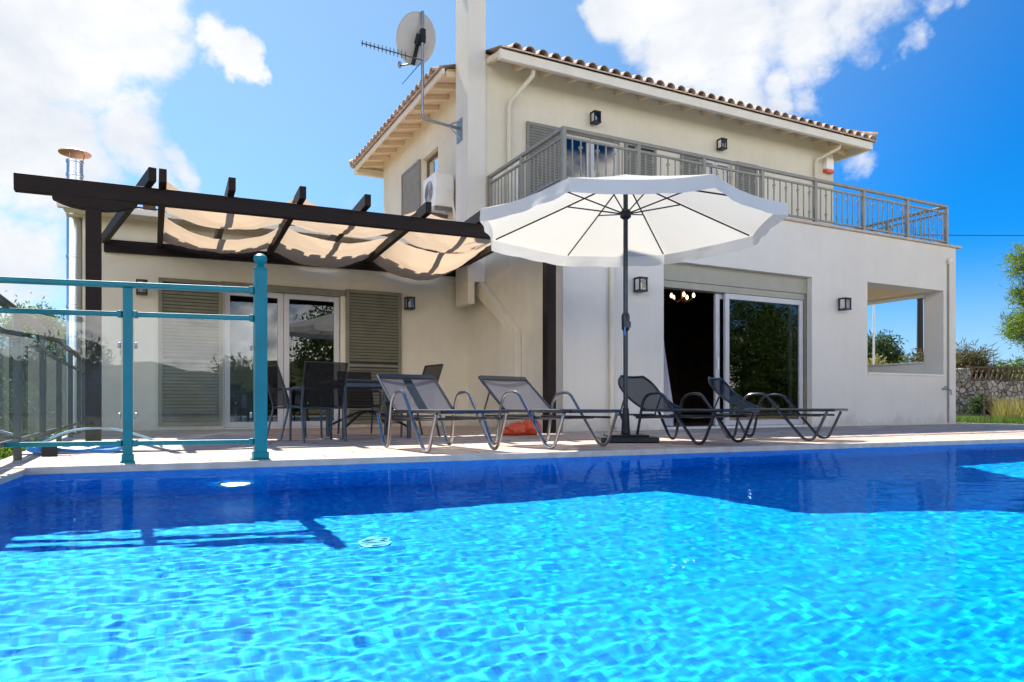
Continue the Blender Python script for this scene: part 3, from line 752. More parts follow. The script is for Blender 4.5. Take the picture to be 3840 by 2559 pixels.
# upper doors and shutters
ud = empty('french_door', (0, 0, 0)); ud.parent = house
framed_pane(ud, 'door_leaf', 6.56, 7.16, YU+.06, 3.41, 5.19, .075); framed_pane(ud, 'door_leaf', 7.17, 7.77, YU+.06, 3.41, 5.19, .075)
ud = empty('french_door', (0, 0, 0)); ud.parent = house
framed_pane(ud, 'door_leaf', 9.71, 10.12, YU+.06, 3.41, 5.23, .06); framed_pane(ud, 'door_leaf', 10.13, 10.54, YU+.06, 3.41, 5.23, .06)
shutter(house, 5.80, 6.52, YU-.004, 3.42, 5.22, 'shutter grey'); shutter(house, 7.86, 8.58, YU-.004, 3.42, 5.21, 'shutter grey')
shutter(house, 9.18, 9.67, YU-.004, 3.42, 5.26, 'shutter grey'); shutter(house, 10.60, 11.18, YU-.004, 3.42, 5.28, 'shutter grey')
# left upper window with folded shutter
framed_pane(house, 'window', 12.955, 13.845, XL+.10, 4.155, 5.375, .05, mat='weathered wood', axis='y')
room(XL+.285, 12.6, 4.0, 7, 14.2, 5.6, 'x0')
shutter(house, 13.90, 15.05, XL-.004, 4.15, 5.40, 'shutter grey', axis='y')
# the low wing on the left
WX0 = -.78
b = MB(); wall_grid(b, 'x', YW, YW+.28, WX0, XL, -.02, 3.02, [(1.04, 2.80, -.02, 2.12)])
wall_grid(b, 'y', WX0, WX0+.28, YW+.28, 16.3, -.02, 3.02, [])
b.build('wing_wall', 'cream plaster', house)
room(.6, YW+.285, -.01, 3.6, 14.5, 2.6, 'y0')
wd = empty('french_door', (0, 0, 0)); wd.parent = house
framed_pane(wd, 'door_leaf', 1.05, 1.915, YW+.07, .02, 2.11, .085); framed_pane(wd, 'door_leaf', 1.92, 2.79, YW+.07, .02, 2.11, .085)
MB().box(1.0, YW-.035, 2.122, 2.86, YW-.002, 2.21).build('head_trim', 'shutter olive', wd)
MB().box(1.03, YW+.03, -.01, 2.81, YW+.06, .018).build('sill', 'white plaster', wd)
shutter(house, .16, 1.02, YW-.004, .06, 2.20, 'shutter olive', mid=.98); shutter(house, 2.87, 3.80, YW-.004, .06, 2.23, 'shutter olive', mid=.98)
# wing roof: low pitch tiles, fascia gutter
b = MB()
wp = .22
i = 0
b.quad((WX0-.22, YW-.38, 3.10), (XL, YW-.38, 3.10), (XL, 16.4, 3.10+(16.4-YW+.38)*wp*.6), (WX0-.22, 16.4, 3.10+(16.4-YW+.38)*wp*.6))
b.quad((WX0-.22, YW-.38, 3.06), (WX0-.22, 16.4, 3.06+(16.4-YW+.38)*wp*.6), (XL, 16.4, 3.06+(16.4-YW+.38)*wp*.6), (XL, YW-.38, 3.06))
wr = b.build('wing_roof', 'roof mortar', house, fix=False)
b = MB(); TPs = TP; TP = wp*.6
for k in range(24):
    x = WX0-.12+k*.236
    if x < XL-.1: tile_run(b, Vector((x, YW-.42, 3.105)), Vector((1, 0, 0)), Vector((0, 1, 0)), 5.0, .085)
TP = TPs
b.build('roof_tiles', 'roof tile', wr, smooth=True)
b = MB().box(WX0-.26, YW-.46, 2.965, XL-.35, YW-.37, 3.055)
b.build('fascia_gutter', 'cream paint', house, bevel=.015)
b = MB().quad((WX0-.20, YW-.37, 2.97), (XL-.02, YW-.37, 2.97), (XL-.02, YW, 3.0), (WX0-.20, YW, 3.0)); b.quad((WX0-.20, YW, 2.99), (WX0, YW, 3.0), (WX0, 16.3, 3.0), (WX0-.20, 16.3, 2.99))
b.build('soffit', 'cream paint', house, fix=False)
# raised verge tiles at the left end of the wing roof
b = MB()
for k in range(5): b.tube([(WX0-.02+k*.12, YW-.32, 3.28+.002*k), (WX0+.10+k*.12, YW-.32, 3.28+.002*k)], .09, 8, rs=[.095, .08])
b.box(WX0-.06, YW-.38, 3.10, WX0+.60, YW-.14, 3.24)
b.build('verge_tile', 'roof tile', wr, smooth=True)

# ------------------------------------------------------------------ fittings on the house
def lantern(x, y, z, label, s=.72):
    t = thing('wall_lantern', (x, y, z), label, 'wall lamp', 'square black lanterns on the house walls')
    a = .085*s; h = .125*s
    MB().box(x-.045*s, y-.022, z-.02*s, x+.045*s, y-.001, z+.14*s).build('backplate', 'black metal', t, bevel=.004)
    b = MB(); yc = y-.15*s
    for sx in (-1, 1):
        for sy in (-1, 1): b.box(x+sx*a-.009, yc+sy*a-.009, z-h, x+sx*a+.009, yc+sy*a+.009, z+h)
    for zz in (z-h, z+h): b.box(x-a-.012, yc-a-.012, zz-.012, x+a+.012, yc+a+.012, zz+.012)
    b.box(x-.02, yc+a, z+.06*s, x+.02, y-.02, z+.09*s)
    b.build('frame', 'black metal', t)
    g = MB()
    for sx in (-1, 1): g.quad((x+sx*a, yc-a, z-h), (x+sx*a, yc+a, z-h), (x+sx*a, yc+a, z+h), (x+sx*a, yc-a, z+h))
    g.quad((x-a, yc-a, z-h), (x+a, yc-a, z-h), (x+a, yc-a, z+h), (x-a, yc-a, z+h))
    g.build('pane', 'lamp glass', t, fix=False)
    MB().lathe([(.012, -.09*s), (.018, -.04*s), (.036*s, 0), (.036*s, .04*s), (.01, .07*s)], (x, yc, z-.02), 10).build('bulb', 'white plastic', t, smooth=True)
    return t
lantern(6.25, YF, 2.07, 'black square wall lantern beside the parasol pole, left of the open sliding door')
lantern(10.53, YF, 2.07, 'black square wall lantern between the sliding door and the open porch')
lantern(7.16, YU, 5.50, 'black square wall lantern under the eaves above the blue glass balcony door')
lantern(10.15, YU, 5.52, 'black square wall lantern under the eaves above the second balcony door')
lantern(3.92, YW, 2.06, 'black square wall lantern beside the right olive shutter under the pergola')
lantern(-.05, YW, 2.03, 'black square wall lantern beside the dark pergola post, left of the left shutter')
# air conditioner on the left upper wall
t = thing('air_conditioner', (4.85, 12.2, 3.9), 'white outdoor air conditioning unit bracketed beside the chimney', 'air conditioner')
MB().box(4.58, 11.95, 3.93, 4.95, 12.55, 4.52).build('casing', 'white plastic', t, bevel=.02)
b = MB()
for k in range(9): b.tube([(4.575, 12.25+.2*math.cos(a)*(k+1)/9, 4.22+.2*math.sin(a)*(k+1)/9) for a in [j*math.pi/8 for j in range(17)]], .004, 4)
b.build('fan_grille', 'grey steel', t)
b = MB().box(4.60, 12.0, 3.86, 5.03, 12.04, 3.925); b.box(4.60, 12.46, 3.86, 5.03, 12.50, 3.925); b.build('bracket', 'grey steel', t)
b = MB().tube([(4.85, 11.94, 4.1), (4.88, 11.86, 4.05), (4.93, 11.86, 3.7), (4.98, 11.84, 3.3)], .022, 8); b.tube([(4.80, 11.94, 4.2), (4.84, 11.82, 4.1), (4.95, 11.8, 3.6), (4.98, 11.8, 3.3)], .016, 8)
b.build('pipe', 'cream paint', t, smooth=True)
# satellite dish
t = thing('satellite_dish', (4.66, 11.1, 5.03), 'round grey satellite dish on a steel mast fixed to the chimney', 'satellite dish')
MX, MY = 4.04, 11.1
MB().tube([(4.70, 11.12, 5.02), (MX+.03, MY, 5.06), (MX, MY, 5.10), (MX, MY, 6.82)], .026, 10).build('mast', 'grey steel', t, smooth=True)
b = MB().tube([(4.70, 11.05, 4.82), (4.50, 11.11, 5.03)], .014, 6); b.tube([(4.70, 11.0, 5.12), (4.50, 11.11, 5.04)], .014, 6); b.box(4.685, 10.98, 4.78, 4.699, 11.2, 5.16)
b.build('wall_bracket', 'grey steel', t)
nrm = Vector((-.20, .88, .40)).normalized(); dc = Vector((MX-.03, MY+.14, 6.42))
e1 = nrm.cross(Vector((0, 0, 1))).normalized(); e2 = e1.cross(nrm)
b = MB(); N1, N2 = 8, 36
def dishp(a, bb, thk=0):
    r = a*.385; t_ = 2*math.pi*bb
    return dc+e1*(r*.94*math.cos(t_))+e2*(r*1.04*math.sin(t_))+nrm*(r*r*.42-thk)
b.grid(lambda a, bb: dishp(a, bb), N1, N2); b.grid(lambda a, bb: dishp(a, bb, .008), N1, N2)
b.tube([dishp(1, k/N2, .004) for k in range(N2+1)], .009, 5)
b.build('reflector', 'dish grey', t, smooth=True)
b = MB().bar(dc-nrm*.02, dc-nrm*.13-Vector((0, 0, .02)), .12, .16); b.bar(dc-e2*.02-nrm*.03, dc-e2*.40-nrm*.01, .05, .04); b.tube([dc-e2*.38, dc-e2*.44+nrm*.42], .014, 6); b.bar((MX, MY, 6.30), (MX, MY, 6.52), .08, .09)
b.build('mount', 'black metal', t)
b = MB().lathe([(.02, -.05), (.035, 0), (.03, .05)], tuple(dc-e2*.43+nrm*.44), 8); b.build('feed_horn', 'grey steel', t)
# yagi aerial on the same mast
t = thing('television_aerial', (MX, MY, 5.98), 'dark spiky television aerial pointing left from the dish mast', 'aerial')
a0 = Vector((MX, MY-.03, 6.0)); a1 = Vector((2.98, 10.93, 5.98))
MB().tube([a0, a1], .011, 6).build('boom', 'antenna plastic', t)
b = MB(); dd = (a1-a0).normalized()
for k in range(12):
    p = a0.lerp(a1, .30+.69*k/11); hw = .07-.002*k
    b.tube([p+Vector((0, 0, -hw*.9)), p+Vector((0, 0, hw*.9))], .0075, 5); b.lathe([(.012, -.015), (.02, 0), (.012, .015)], tuple(p), 6)
b.build('elements', 'antenna plastic', t)
b = MB().prism([(0, 0), (.05, .03), (-.30, -.42), (-.33, -.44)], 'y', MY-.06, MY-.045)
o = b.build('reflector_fin', 'blue plastic', t, local=True); o.location = (-.05, -MY, -.02)
# alarm siren
t = thing('alarm_siren', (13.28, YU, 5.5), 'small white and red alarm box high on the wall by the right eaves', 'alarm box')
MB().box(13.17, YU-.10, 5.50, 13.40, YU-.002, 5.74).build('casing', 'white plastic', t, bevel=.012)
MB().box(13.165, YU-.105, 5.43, 13.405, YU-.002, 5.498).build('lens', 'red plastic', t, bevel=.008)
# stove flue
FX, FY = -.89, 11.78
t = thing('stove_flue', (FX, FY, -.4), 'shiny steel stove flue with copper rain cap beside the left wing wall', 'flue')
MB().tube([(FX, FY, -1.0), (FX, FY, 3.80)], .103, 20).build('pipe', 'galvanised steel', t, smooth=True)
for z in (.35, 1.05, 1.75, 2.45, 3.15, 3.60, 3.79): MB().lathe([(.104, -.02), (.111, -.015), (.111, .015), (.104, .02)], (FX, FY, z), 20).build('collar', 'galvanised steel', t, smooth=True)
b = MB().lathe([(.05, -.01), (.20, .0), (.205, .012), (.10, .06), (.02, .085)], (FX, FY, 3.90), 24); b.build('rain_cap', 'copper cap', t, smooth=True)
b = MB()
for k in range(3):
    a = k*2.1; b.tube([(FX+.09*math.cos(a), FY+.09*math.sin(a), 3.78), (FX+.12*math.cos(a), FY+.12*math.sin(a), 3.91)], .008, 5)
b.build('cap_strut', 'copper cap', t)
# tap
t = thing('garden_tap', (13.35, YF, .62), 'small metal garden tap on the wall below the porch opening', 'tap')
b = MB().tube([(13.38, YF, .66), (13.38, YF-.10, .66), (13.40, YF-.15, .63), (13.40, YF-.16, .55)], .018, 8); b.build('spout', 'grey steel', t, smooth=True)
MB().tube([(13.34, YF-.07, .70), (13.44, YF-.07, .70)], .012, 6).build('handle', 'grey steel', t)
# chandelier and curtain inside the open door
t = thing('chandelier', (8.35, 9.8, 2.75), 'lit chandelier hanging in the dark room behind the open door', 'chandelier')
cx, cy, cz = 8.33, 9.75, 2.22
MB().tube([(cx, cy, 2.79), (cx, cy, cz)], .012, 6).build('rod', 'copper cap', t)
for k in range(5):
    a = k*2*math.pi/5+.4; q = (cx+.2*math.cos(a), cy+.2*math.sin(a))
    MB().tube([(cx, cy, cz), ((cx+q[0])/2, (cy+q[1])/2, cz-.06), (q[0], q[1], cz+.01)], .01, 6).build('arm', 'copper cap', t)
    MB().lathe([(.010, 0), (.022, .02), (.020, .05), (.006, .075)], (q[0], q[1], cz+.01), 10).build('bulb', 'lit bulb', t, smooth=True)
def curt(a, c):
    z = 2.05-c*2.0; wd_ = .02+.24*max(0, min(1, (1.6-z)/1.25))**1.1
    return (6.80+a*wd_, YF+.135+.02*math.sin(a*14+z), z)
o = MB().grid(curt, 14, 24).build('curtain', 'curtain cloth', smooth=True, fix=False)
tag(o, 'pale curtain edge hanging at the left of the open sliding door', 'curtain')

# ------------------------------------------------------------------ pergola and sails
PY_ = 8.10
pg = thing('pergola', (2.1, 9.7, 0), 'dark brown wooden pergola standing in front of the low left wing', 'pergola')
b = MB()
for (x0, x1, z0, z1) in ((-1.10, 4.85, 2.385, 2.455), ):
    b.bar((x0, PY_, z0+.08-.01), (x1, PY_, z1+.08+.01), .09, .165)
b.build('front_beam', 'dark wood', pg, bevel=.008)
MB().bar((-.52, YW-.05, 2.585), (4.82, YW-.05, 2.675), .09, .17).build('wall_beam', 'dark wood', pg, bevel=.008)
for x in (-.455, 4.70): MB().box(x-.066, PY_-.066, 0, x+.066, PY_+.066, 2.385+(x+.5)*.0118-.105).build('post', 'dark wood', pg, bevel=.006)
for x in (-.455, 4.70):
    zt = 2.38+(x+1.1)*.0118
    MB().prism([(x-.34, zt-.004), (x-.34, zt-.05), (x-.28, zt-.075), (x-.2, zt-.10), (x-.10, zt-.115), (x+.10, zt-.115), (x+.2, zt-.10), (x+.28, zt-.075), (x+.34, zt-.05), (x+.34, zt-.004)], 'y', PY_-.045, PY_+.045).build('corbel', 'dark wood', pg)
RAF = [(.06, -.51), (.15, .18), (.79, .91), (1.50, 1.68), (2.21, 2.43), (2.93, 3.20), (3.65, 3.98), (4.42, 4.76)]
for k, (xt, xw) in enumerate(RAF):
    zf = 2.625+(xt+1.1)*.0118 ; zw = 2.735+xw*.012
    MB().bar((xt, 7.84, zf-.01), (xw, YW-.10, zw-.055), .07, .135).build('rafter', 'dark wood', pg, bevel=.006)
def raf_x(k, y): xt, xw = RAF[k]; return xt+(xw-xt)*(y-7.84)/(YW-.1-7.84)
def sail(y0, y1, name_label, sag, seed, zoff):
    def fn(a, c):
        y = y0+(y1-y0)*c; u = a*3; k = min(2, int(u)); f = u-k
        xa, xb = raf_x(1+2*k, y), raf_x(3+2*k, y); x = xa+(xb-xa)*f
        if k == 0 and f < .001: x -= .0
        topz = 2.722+.010*x+.02*(c-.5)*0
        s = sag*(1+.5*noise.noise((k*3.1+.4, seed, .3)))*(1+.35*math.sin(c*3.1+seed+k*1.7)+.25*noise.noise((k*2.3, c*2.5, seed)))
        z = topz-s*(1-(2*f-1)**2)**.85+zoff*(1-(2*f-1)**2)
        edge = .05*math.sin(c*math.pi)
        z -= edge*(1-(2*f-1)**2)
        z += .022*noise.noise((x*4, y*5, seed))+.008*noise.noise((x*14, y*3, seed+4))
        yy = y+.05*noise.noise((x*2.2, c*2, seed+8))
        return (x, yy, z)
    o = MB().grid(fn, 96, 26).build('shade_sail', 'sail cloth', smooth=True, fix=False)
    o.data.shade_smooth(); tag(o, name_label, 'shade sail', 'cloth sails on the pergola'); return o
sail(8.25, 9.55, 'draped beige cloth sail over the rafters just behind the front beam', .17, 1, 0)
sail(9.75, 11.3, 'draped beige cloth sail over the rafters next to the wing wall', .21, 2, -.01)

# ------------------------------------------------------------------ parasol
PX_, PYY = 4.24, 5.80
pr = thing('parasol', (PX_, PYY, 0), 'large open white parasol with black ribs behind the sun loungers', 'parasol')
MB().tube([(PX_, PYY, .03), (PX_, PYY, 2.62)], .024, 12).build('pole', 'navy tube', pr, smooth=True)
b = MB(); ab = R(-27)
def rot2(x, y, a): return (PX_+x*math.cos(a)-y*math.sin(a), PYY+x*math.sin(a)+y*math.cos(a))
pts = [rot2(x, y, ab) for x, y in ((-.28, -.28), (.28, -.28), (.28, .28), (-.28, .28))]
b.prism(pts, 'z', .004, .055); pts2 = [rot2(x, y, ab) for x, y in ((-.20, -.20), (.20, -.20), (.20, .20), (-.20, .20))]; b.prism(pts2, 'z', .055, .075)
b.lathe([(.05, .075), (.045, .10), (.032, .32), (.03, .34)], (PX_, PYY, 0), 14)
b.build('base', 'black metal', pr, bevel=.01)
RR, ZA, ZR = 1.50, 2.655, 2.17
A0 = math.atan2(-2.40, -1.446)
tiltv = Vector((math.cos(A0), math.sin(A0)))
def rim(k): a = A0+R(22.5)+k*R(45); x, y = math.cos(a), math.sin(a); return Vector((PX_+RR*x, PYY+RR*y, ZR+.035*(x*tiltv.x+y*tiltv.y)))
apex = Vector((PX_, PYY, ZA))
def canopy(a, c):   # a around 0..1, c radial 0..1
    u = a*8; k = int(u) % 8; f = u-int(u)
    p = rim(k).lerp(rim(k+1), f); q = apex.lerp(p, c)
    q.z -= .05*c*(1-c)*4*.3; q.z -= .022*c*(1-(2*f-1)**2)+.006*noise.noise((u*2.5, c*5, 3))
    inward = .035*c*c*(1-(2*f-1)**2)
    q.x += (PX_-q.x)*inward; q.y += (PYY-q.y)*inward
    return q
cn = MB().grid(canopy, 96, 14).build('canopy', 'parasol cloth', pr, fix=False, smooth=True)
def val(a, c):
    p = canopy(a, 1.0); u = a*8; f = u-int(u); k = int(u) % 8
    drop = .115+.007*abs(math.sin(f*math.pi*3))
    out = Vector((p.x-PX_, p.y-PYY, 0)).normalized()
    wob = .008*math.sin(f*math.pi*5+k*1.7)*c+.014*noise.noise((f*6, k, c*1.5))*c
    return p+out*(.012*c+wob)+Vector((0, 0, -drop*c))
MB().grid(val, 240, 5).build('valance', 'valance cloth', cn, fix=False, smooth=True)
hub = Vector((PX_, PYY, 2.27))
for k in range(8):
    p = rim(k); top = apex-Vector((0, 0, .035)); mid = top.lerp(p, .42)
    MB().tube([top.lerp(p, .02)-Vector((0, 0, .012)), top.lerp(p, .5)-Vector((0, 0, .016)), p-Vector((0, 0, .012))-(p-top)*.03], .008, 6).build('rib', 'black metal', pr)
    MB().tube([hub+(Vector((p.x, p.y, hub.z))-hub)*.03, mid-Vector((0, 0, .014))], .007, 6).build('strut', 'black metal', pr)
MB().lathe([(.03, -.06), (.055, -.04), (.055, .01), (.03, .04)], tuple(hub), 14).build('runner_hub', 'black metal', pr)
b = MB().lathe([(.027, -.10), (.04, -.08), (.042, .05), (.03, .08)], (PX_, PYY, 1.20), 12); b.box(PX_-.06, PYY-.06, 1.13, PX_+.02, PYY-.02, 1.19)
b.build('crank_housing', 'navy tube', pr)
MB().tube([(PX_-.04, PYY-.05, 1.18), (PX_-.055, PYY-.06, 1.10), (PX_-.05, PYY-.06, 1.05)], .006, 5).build('cord', 'blue plastic', pr)

# ------------------------------------------------------------------ sun loungers
def smooth_path(pts, r=.05, n=5):
    pts = [Vector(p) for p in pts]; out = [pts[0]]
    for a, p, c in zip(pts, pts[1:], pts[2:]):
        d1 = (a-p); d2 = (c-p); q1 = p+d1.normalized()*min(r, d1.length*.45); q2 = p+d2.normalized()*min(r, d2.length*.45)
        for k in range(n+1):
            t = k/n; out.append(q1*(1-t)**2+p*2*t*(1-t)+q2*t*t)
    out.append(pts[-1]); return out
def lounger(loc, rz, label, fabric, stripe=False, curved=False, tube='aluminium dark', arm='aluminium tube'):
    t = thing('sun_lounger', loc, label, 'sun lounger', 'sun loungers along the pool', rz)
    W_ = .285; ZS = .315
    for sx in (-1, 1):
        x = sx*(W_+.015)
        path = [(x, .97, ZS-.02), (x, .82, .016), (x, .745, .018), (x, .665, .40), (x, .60, .475), (x, .43, .485), (x, .035, .016), (x, -.055, .018), (x, -.18, ZS-.015)]
        path = smooth_path(path, .06)
        MB().tube(path, .0145, 8).build('leg_frame', arm, t, smooth=True, local=True)
    b = MB()
    for sx in (-1, 1):
        b.tube(smooth_path([(sx*W_, -.24, ZS), (sx*W_, .70, ZS)], .05), .014, 8); b.tube([(sx*W_*.97, -.12, ZS-.055), (sx*W_*.97, .80, ZS-.055)], .011, 6)
    b.tube([(-W_, -.24, ZS), (W_, -.24, ZS)], .014, 8); b.tube([(-W_, .10, ZS-.06), (W_, .10, ZS-.06)], .012, 6); b.tube([(-W_, .76, ZS-.075), (W_, .76, ZS-.075)], .012, 6)
    b.build('seat_frame', tube, t, smooth=True, local=True)
    def seat(a, c): return ((a*2-1)*(W_-.008), -.235+.90*c, ZS+.014-.018*math.sin(math.pi*a)*math.sin(math.pi*min(1, c)))
    MB().grid(seat, 10, 16).build('seat', fabric, t, smooth=True, local=True, fix=False)
    H_ = Vector((0, .66, ZS+.01)); LB = .50; ang = R(37)
    def bk(a, c):
        wv = (a*2-1)
        if curved:
            l = c*LB*1.2; an = ang-R(20)+R(22)*c
            y = .63+l*math.cos(an)*.95; z = ZS+.005+l*math.sin(an)*.92
            wid = W_-.01
            if c > .72: wid *= math.sqrt(max(0.05, 1-((c-.72)/.30)**2*.72))
            return (wv*wid, y+.02*math.sin(math.pi*a), z-.01*math.sin(math.pi*a))
        return (wv*(W_-.012), H_.y+c*LB*math.cos(ang)+.012*math.sin(math.pi*a), H_.z+c*LB*math.sin(ang)-.012*math.sin(math.pi*a))
    bo = MB().grid(bk, 14, 18).build('backrest', fabric, t, smooth=True, local=True, fix=False)
    b = MB()
    edge = [Vector(bk(0, c/12)) for c in range(13)]+[Vector(bk(a/8, 1)) for a in range(1, 8)]+[Vector(bk(1, 1-c/12)) for c in range(13)]
    b.tube(edge, .013, 7); b.build('backrest_frame', tube, t, smooth=True, local=True)
    if not curved:
        p0, p1 = Vector(bk(0, .965)), Vector(bk(1, .965)); b = MB().bar(p0+Vector((0, -.008, .008)), p1+Vector((0, -.008, .008)), .05, .008, up=(0, -.7, .7)); b.build('top_band', 'navy tube', t, local=True)
    if stripe:
        b = MB().grid(lambda a, c: Vector(bk(.425+.15*a, c))+Vector((0, -.006, .006)), 2, 10); b.build('stripe', 'navy tube', t, local=True, fix=False)
    b = MB(); m0 = Vector(bk(0, .55)); m1 = Vector(bk(1, .55))
    for sx, m_ in ((-1, m0), (1, m1)): b.tube([m_+Vector((0, .015, -.01)), (sx*W_*.96, 1.0, ZS-.05)], .009, 6)
    b.tube([(-W_, 1.0, ZS-.05), (W_, 1.0, ZS-.05)], .01, 6); b.build('support_bar', tube, t, local=True)
    return t
lounger((2.19, 5.15, 0), R(5), 'pale grey sun lounger with a dark centre stripe, nearest the dining set', 'grey mesh', stripe=True)
lounger((3.25, 5.14, 0), R(10), 'plain pale grey sun lounger standing just left of the parasol base', 'grey mesh')
lounger((4.76, 5.06, 0), R(11), 'dark navy sun lounger with rounded back right beside the parasol pole', 'navy mesh', curved=True, tube='navy tube', arm='aluminium dark')
lounger((6.16, 5.14, 0), R(26), 'dark navy sun lounger with rounded back in front of the closed glass panel', 'navy mesh', curved=True, tube='navy tube', arm='aluminium dark')

# ------------------------------------------------------------------ dining set
def chair(loc, rz, label, s=.84):
    t = thing('dining_chair', loc, label, 'chair', 'dark mesh chairs round the dining table', rz)
    t.scale = (s, s, s)
    W_ = .25
    for sx in (-1, 1):
        MB().tube(smooth_path([(sx*W_, -.30, 0), (sx*W_, -.20, .40), (sx*W_, -.27, .66)], .06), .014, 8).build('leg', 'chair tube', t, smooth=True, local=True)
        MB().tube(smooth_path([(sx*(W_+.005), .24, 0), (sx*(W_+.005), .22, .61), (sx*(W_+.005), .14, .645), (sx*(W_+.005), -.22, .64)], .07), .014, 8).build('leg', 'chair tube', t, smooth=True, local=True)
    b = MB()
    b.tube([(-W_, .22, .42), (W_, .22, .42)], .012, 6); b.tube([(-W_, -.19, .40), (W_, -.19, .40)], .012, 6)
    for sx in (-1, 1): b.tube([(sx*W_*.96, .24, .425), (sx*W_*.96, -.18, .40)], .012, 6)
    b.build('seat_frame', 'chair tube', t, local=True)
    MB().grid(lambda a, c: ((a*2-1)*W_*.96, .24-.43*c, .43-.03*c-.015*math.sin(math.pi*a)), 6, 8).build('seat', 'chair mesh', t, smooth=True, local=True, fix=False)
    MB().grid(lambda a, c: ((a*2-1)*W_*.97, -.17-.17*c+.01*math.sin(math.pi*a), .42+.50*c), 6, 8).build('backrest', 'chair mesh', t, smooth=True, local=True, fix=False)
    b = MB().tube([(-W_, -.165, .40), (-W_, -.345, .93), (W_, -.345, .93), (W_, -.165, .40)], .013, 7); b.build('back_frame', 'hinge black', t, local=True)
    return t
chair((1.55, 7.36, 0), R(6), 'dark mesh dining chair with its back turned to the pool')
chair((1.46, 8.02, 0), R(-78), 'dark mesh dining chair seen side on beside the tall teal post')
chair((2.35, 8.72, 0), R(178), 'dark mesh dining chair on the far side of the table facing the pool')
chair((2.75, 7.98, 0), R(96), 'dark mesh dining chair at the right end of the table behind a lounger', .90)
tb = thing('dining_table', (2.22, 7.95, 0), 'dark low dining table with braced legs under the pergola', 'table')
MB().box(1.80, 7.50, .605, 2.68, 8.42, .635).build('tabletop', 'table top', tb, bevel=.012)
for x, y in ((1.88, 7.58), (2.60, 7.58), (1.88, 8.34), (2.60, 8.34)):
    MB().tube([(x, y, 0), (x, y, .603)], .026, 10).build('leg', 'chair tube', tb, smooth=True)
b = MB()
for x0, y0, x1, y1 in ((1.88, 7.58, 2.6, 8.34), (2.60, 7.58, 1.88, 8.34)):
    b.tube(smooth_path([(x0, y0, .12), ((x0+x1)/2, (y0+y1)/2, .34), (x1, y1, .12)], .3, 8), .014, 6)
b.build('leg_brace', 'hinge black', tb, smooth=True)
b = MB().box(1.84, 7.54, .56, 2.64, 7.57, .603); b.box(1.84, 8.35, .56, 2.64, 8.38, .603); b.build('apron', 'chair tube', tb)

# ------------------------------------------------------------------ teal glass fence
F0 = Vector((.67, 4.93, 0)); F1 = Vector((-.10, 5.08, 0)); fd = (F1-F0).normalized()
F2 = F0+fd*1.56; F3 = F0+fd*2.3
ft = thing('glass_fence', (-.1, 5.08, 0), 'teal metal pool fence with clear glass panels and ball topped end post', 'fence')
def fpost(p, w, h):
    b = MB().box(p.x-w/2, p.y-w/2, .012, p.x+w/2, p.y+w/2, h)
    b.box(p.x-w*.75, p.y-w*.75, .0, p.x+w*.75, p.y+w*.75, .018); b.prism([(p.x-w*.62, p.y-w*.62), (p.x+w*.62, p.y-w*.62), (p.x+w*.62, p.y+w*.62), (p.x-w*.62, p.y+w*.62)], 'z', .018, .06)
    return b
po = fpost(F0, .078, 1.25).build('post', 'teal paint', ft, bevel=.004)
MB().lathe([(.042, 0), (.044, .012), (.030, .022), (.022, .038), (.035, .05), (.044, .07), (.040, .092), (.02, .108)], (F0.x, F0.y, 1.25), 16).build('finial', 'teal paint', po, smooth=True)
for p in (F1, F2): fpost(p, .055, 1.10).build('post', 'teal paint', ft, bevel=.004)
n2d = Vector((-fd.y, fd.x, 0))
for q in (F0+fd*.055, F1-fd*.045, F1+fd*.045, F2-fd*.045):
    for z in (.935, .128): MB().bar(q-fd*.014+Vector((0, 0, z)), q+fd*.014+Vector((0, 0, z)), .048, .044).build('rail_collar', 'teal paint', ft, bevel=.006)
for q in (F0+fd*.055, ): MB().bar(q-fd*.016+Vector((0, 0, 1.118)), q+fd*.016+Vector((0, 0, 1.118)), .066, .048).build('rail_collar', 'teal paint', ft, bevel=.006)
for q in (F0+fd*.058, F1-fd*.046, F1+fd*.046, F2-fd*.046):
    for z in (.30, .74): MB().bar(q+n2d*.004+Vector((0, 0, z-.018)), q+n2d*.004+Vector((0, 0, z+.018)), .016, .018).build('glass_clip', 'grey steel', ft, bevel=.003)
MB().bar(F0+fd*.04+Vector((0, 0, 1.118)), F3+Vector((0, 0, 1.118)), .055, .034).build('top_rail', 'teal paint', ft, bevel=.008)
for z, nm in ((.935, 'middle_rail'), (.128, 'bottom_rail')):
    for a, c in ((F0+fd*.04, F1-fd*.03), (F1+fd*.03, F2-fd*.03)):
        MB().bar(a+Vector((0, 0, z)), c+Vector((0, 0, z)), .036, .030).build(nm, 'teal paint', ft, bevel=.005)
for a, c in ((F0+fd*.045, F1-fd*.035), (F1+fd*.035, F2-fd*.035)):
    p0 = a+n2d*.004; p1 = c+n2d*.004
    MB().quad((p0.x, p0.y, .142), (p1.x, p1.y, .142), (p1.x, p1.y, .922), (p0.x, p0.y, .922)).build('glass_panel', 'fence glass', ft, fix=False)
for o_ in children(ft):
    if o_.name.startswith('glass_panel'): o_.visible_shadow = False      # clear glass throws no solid shadow on the pool floor
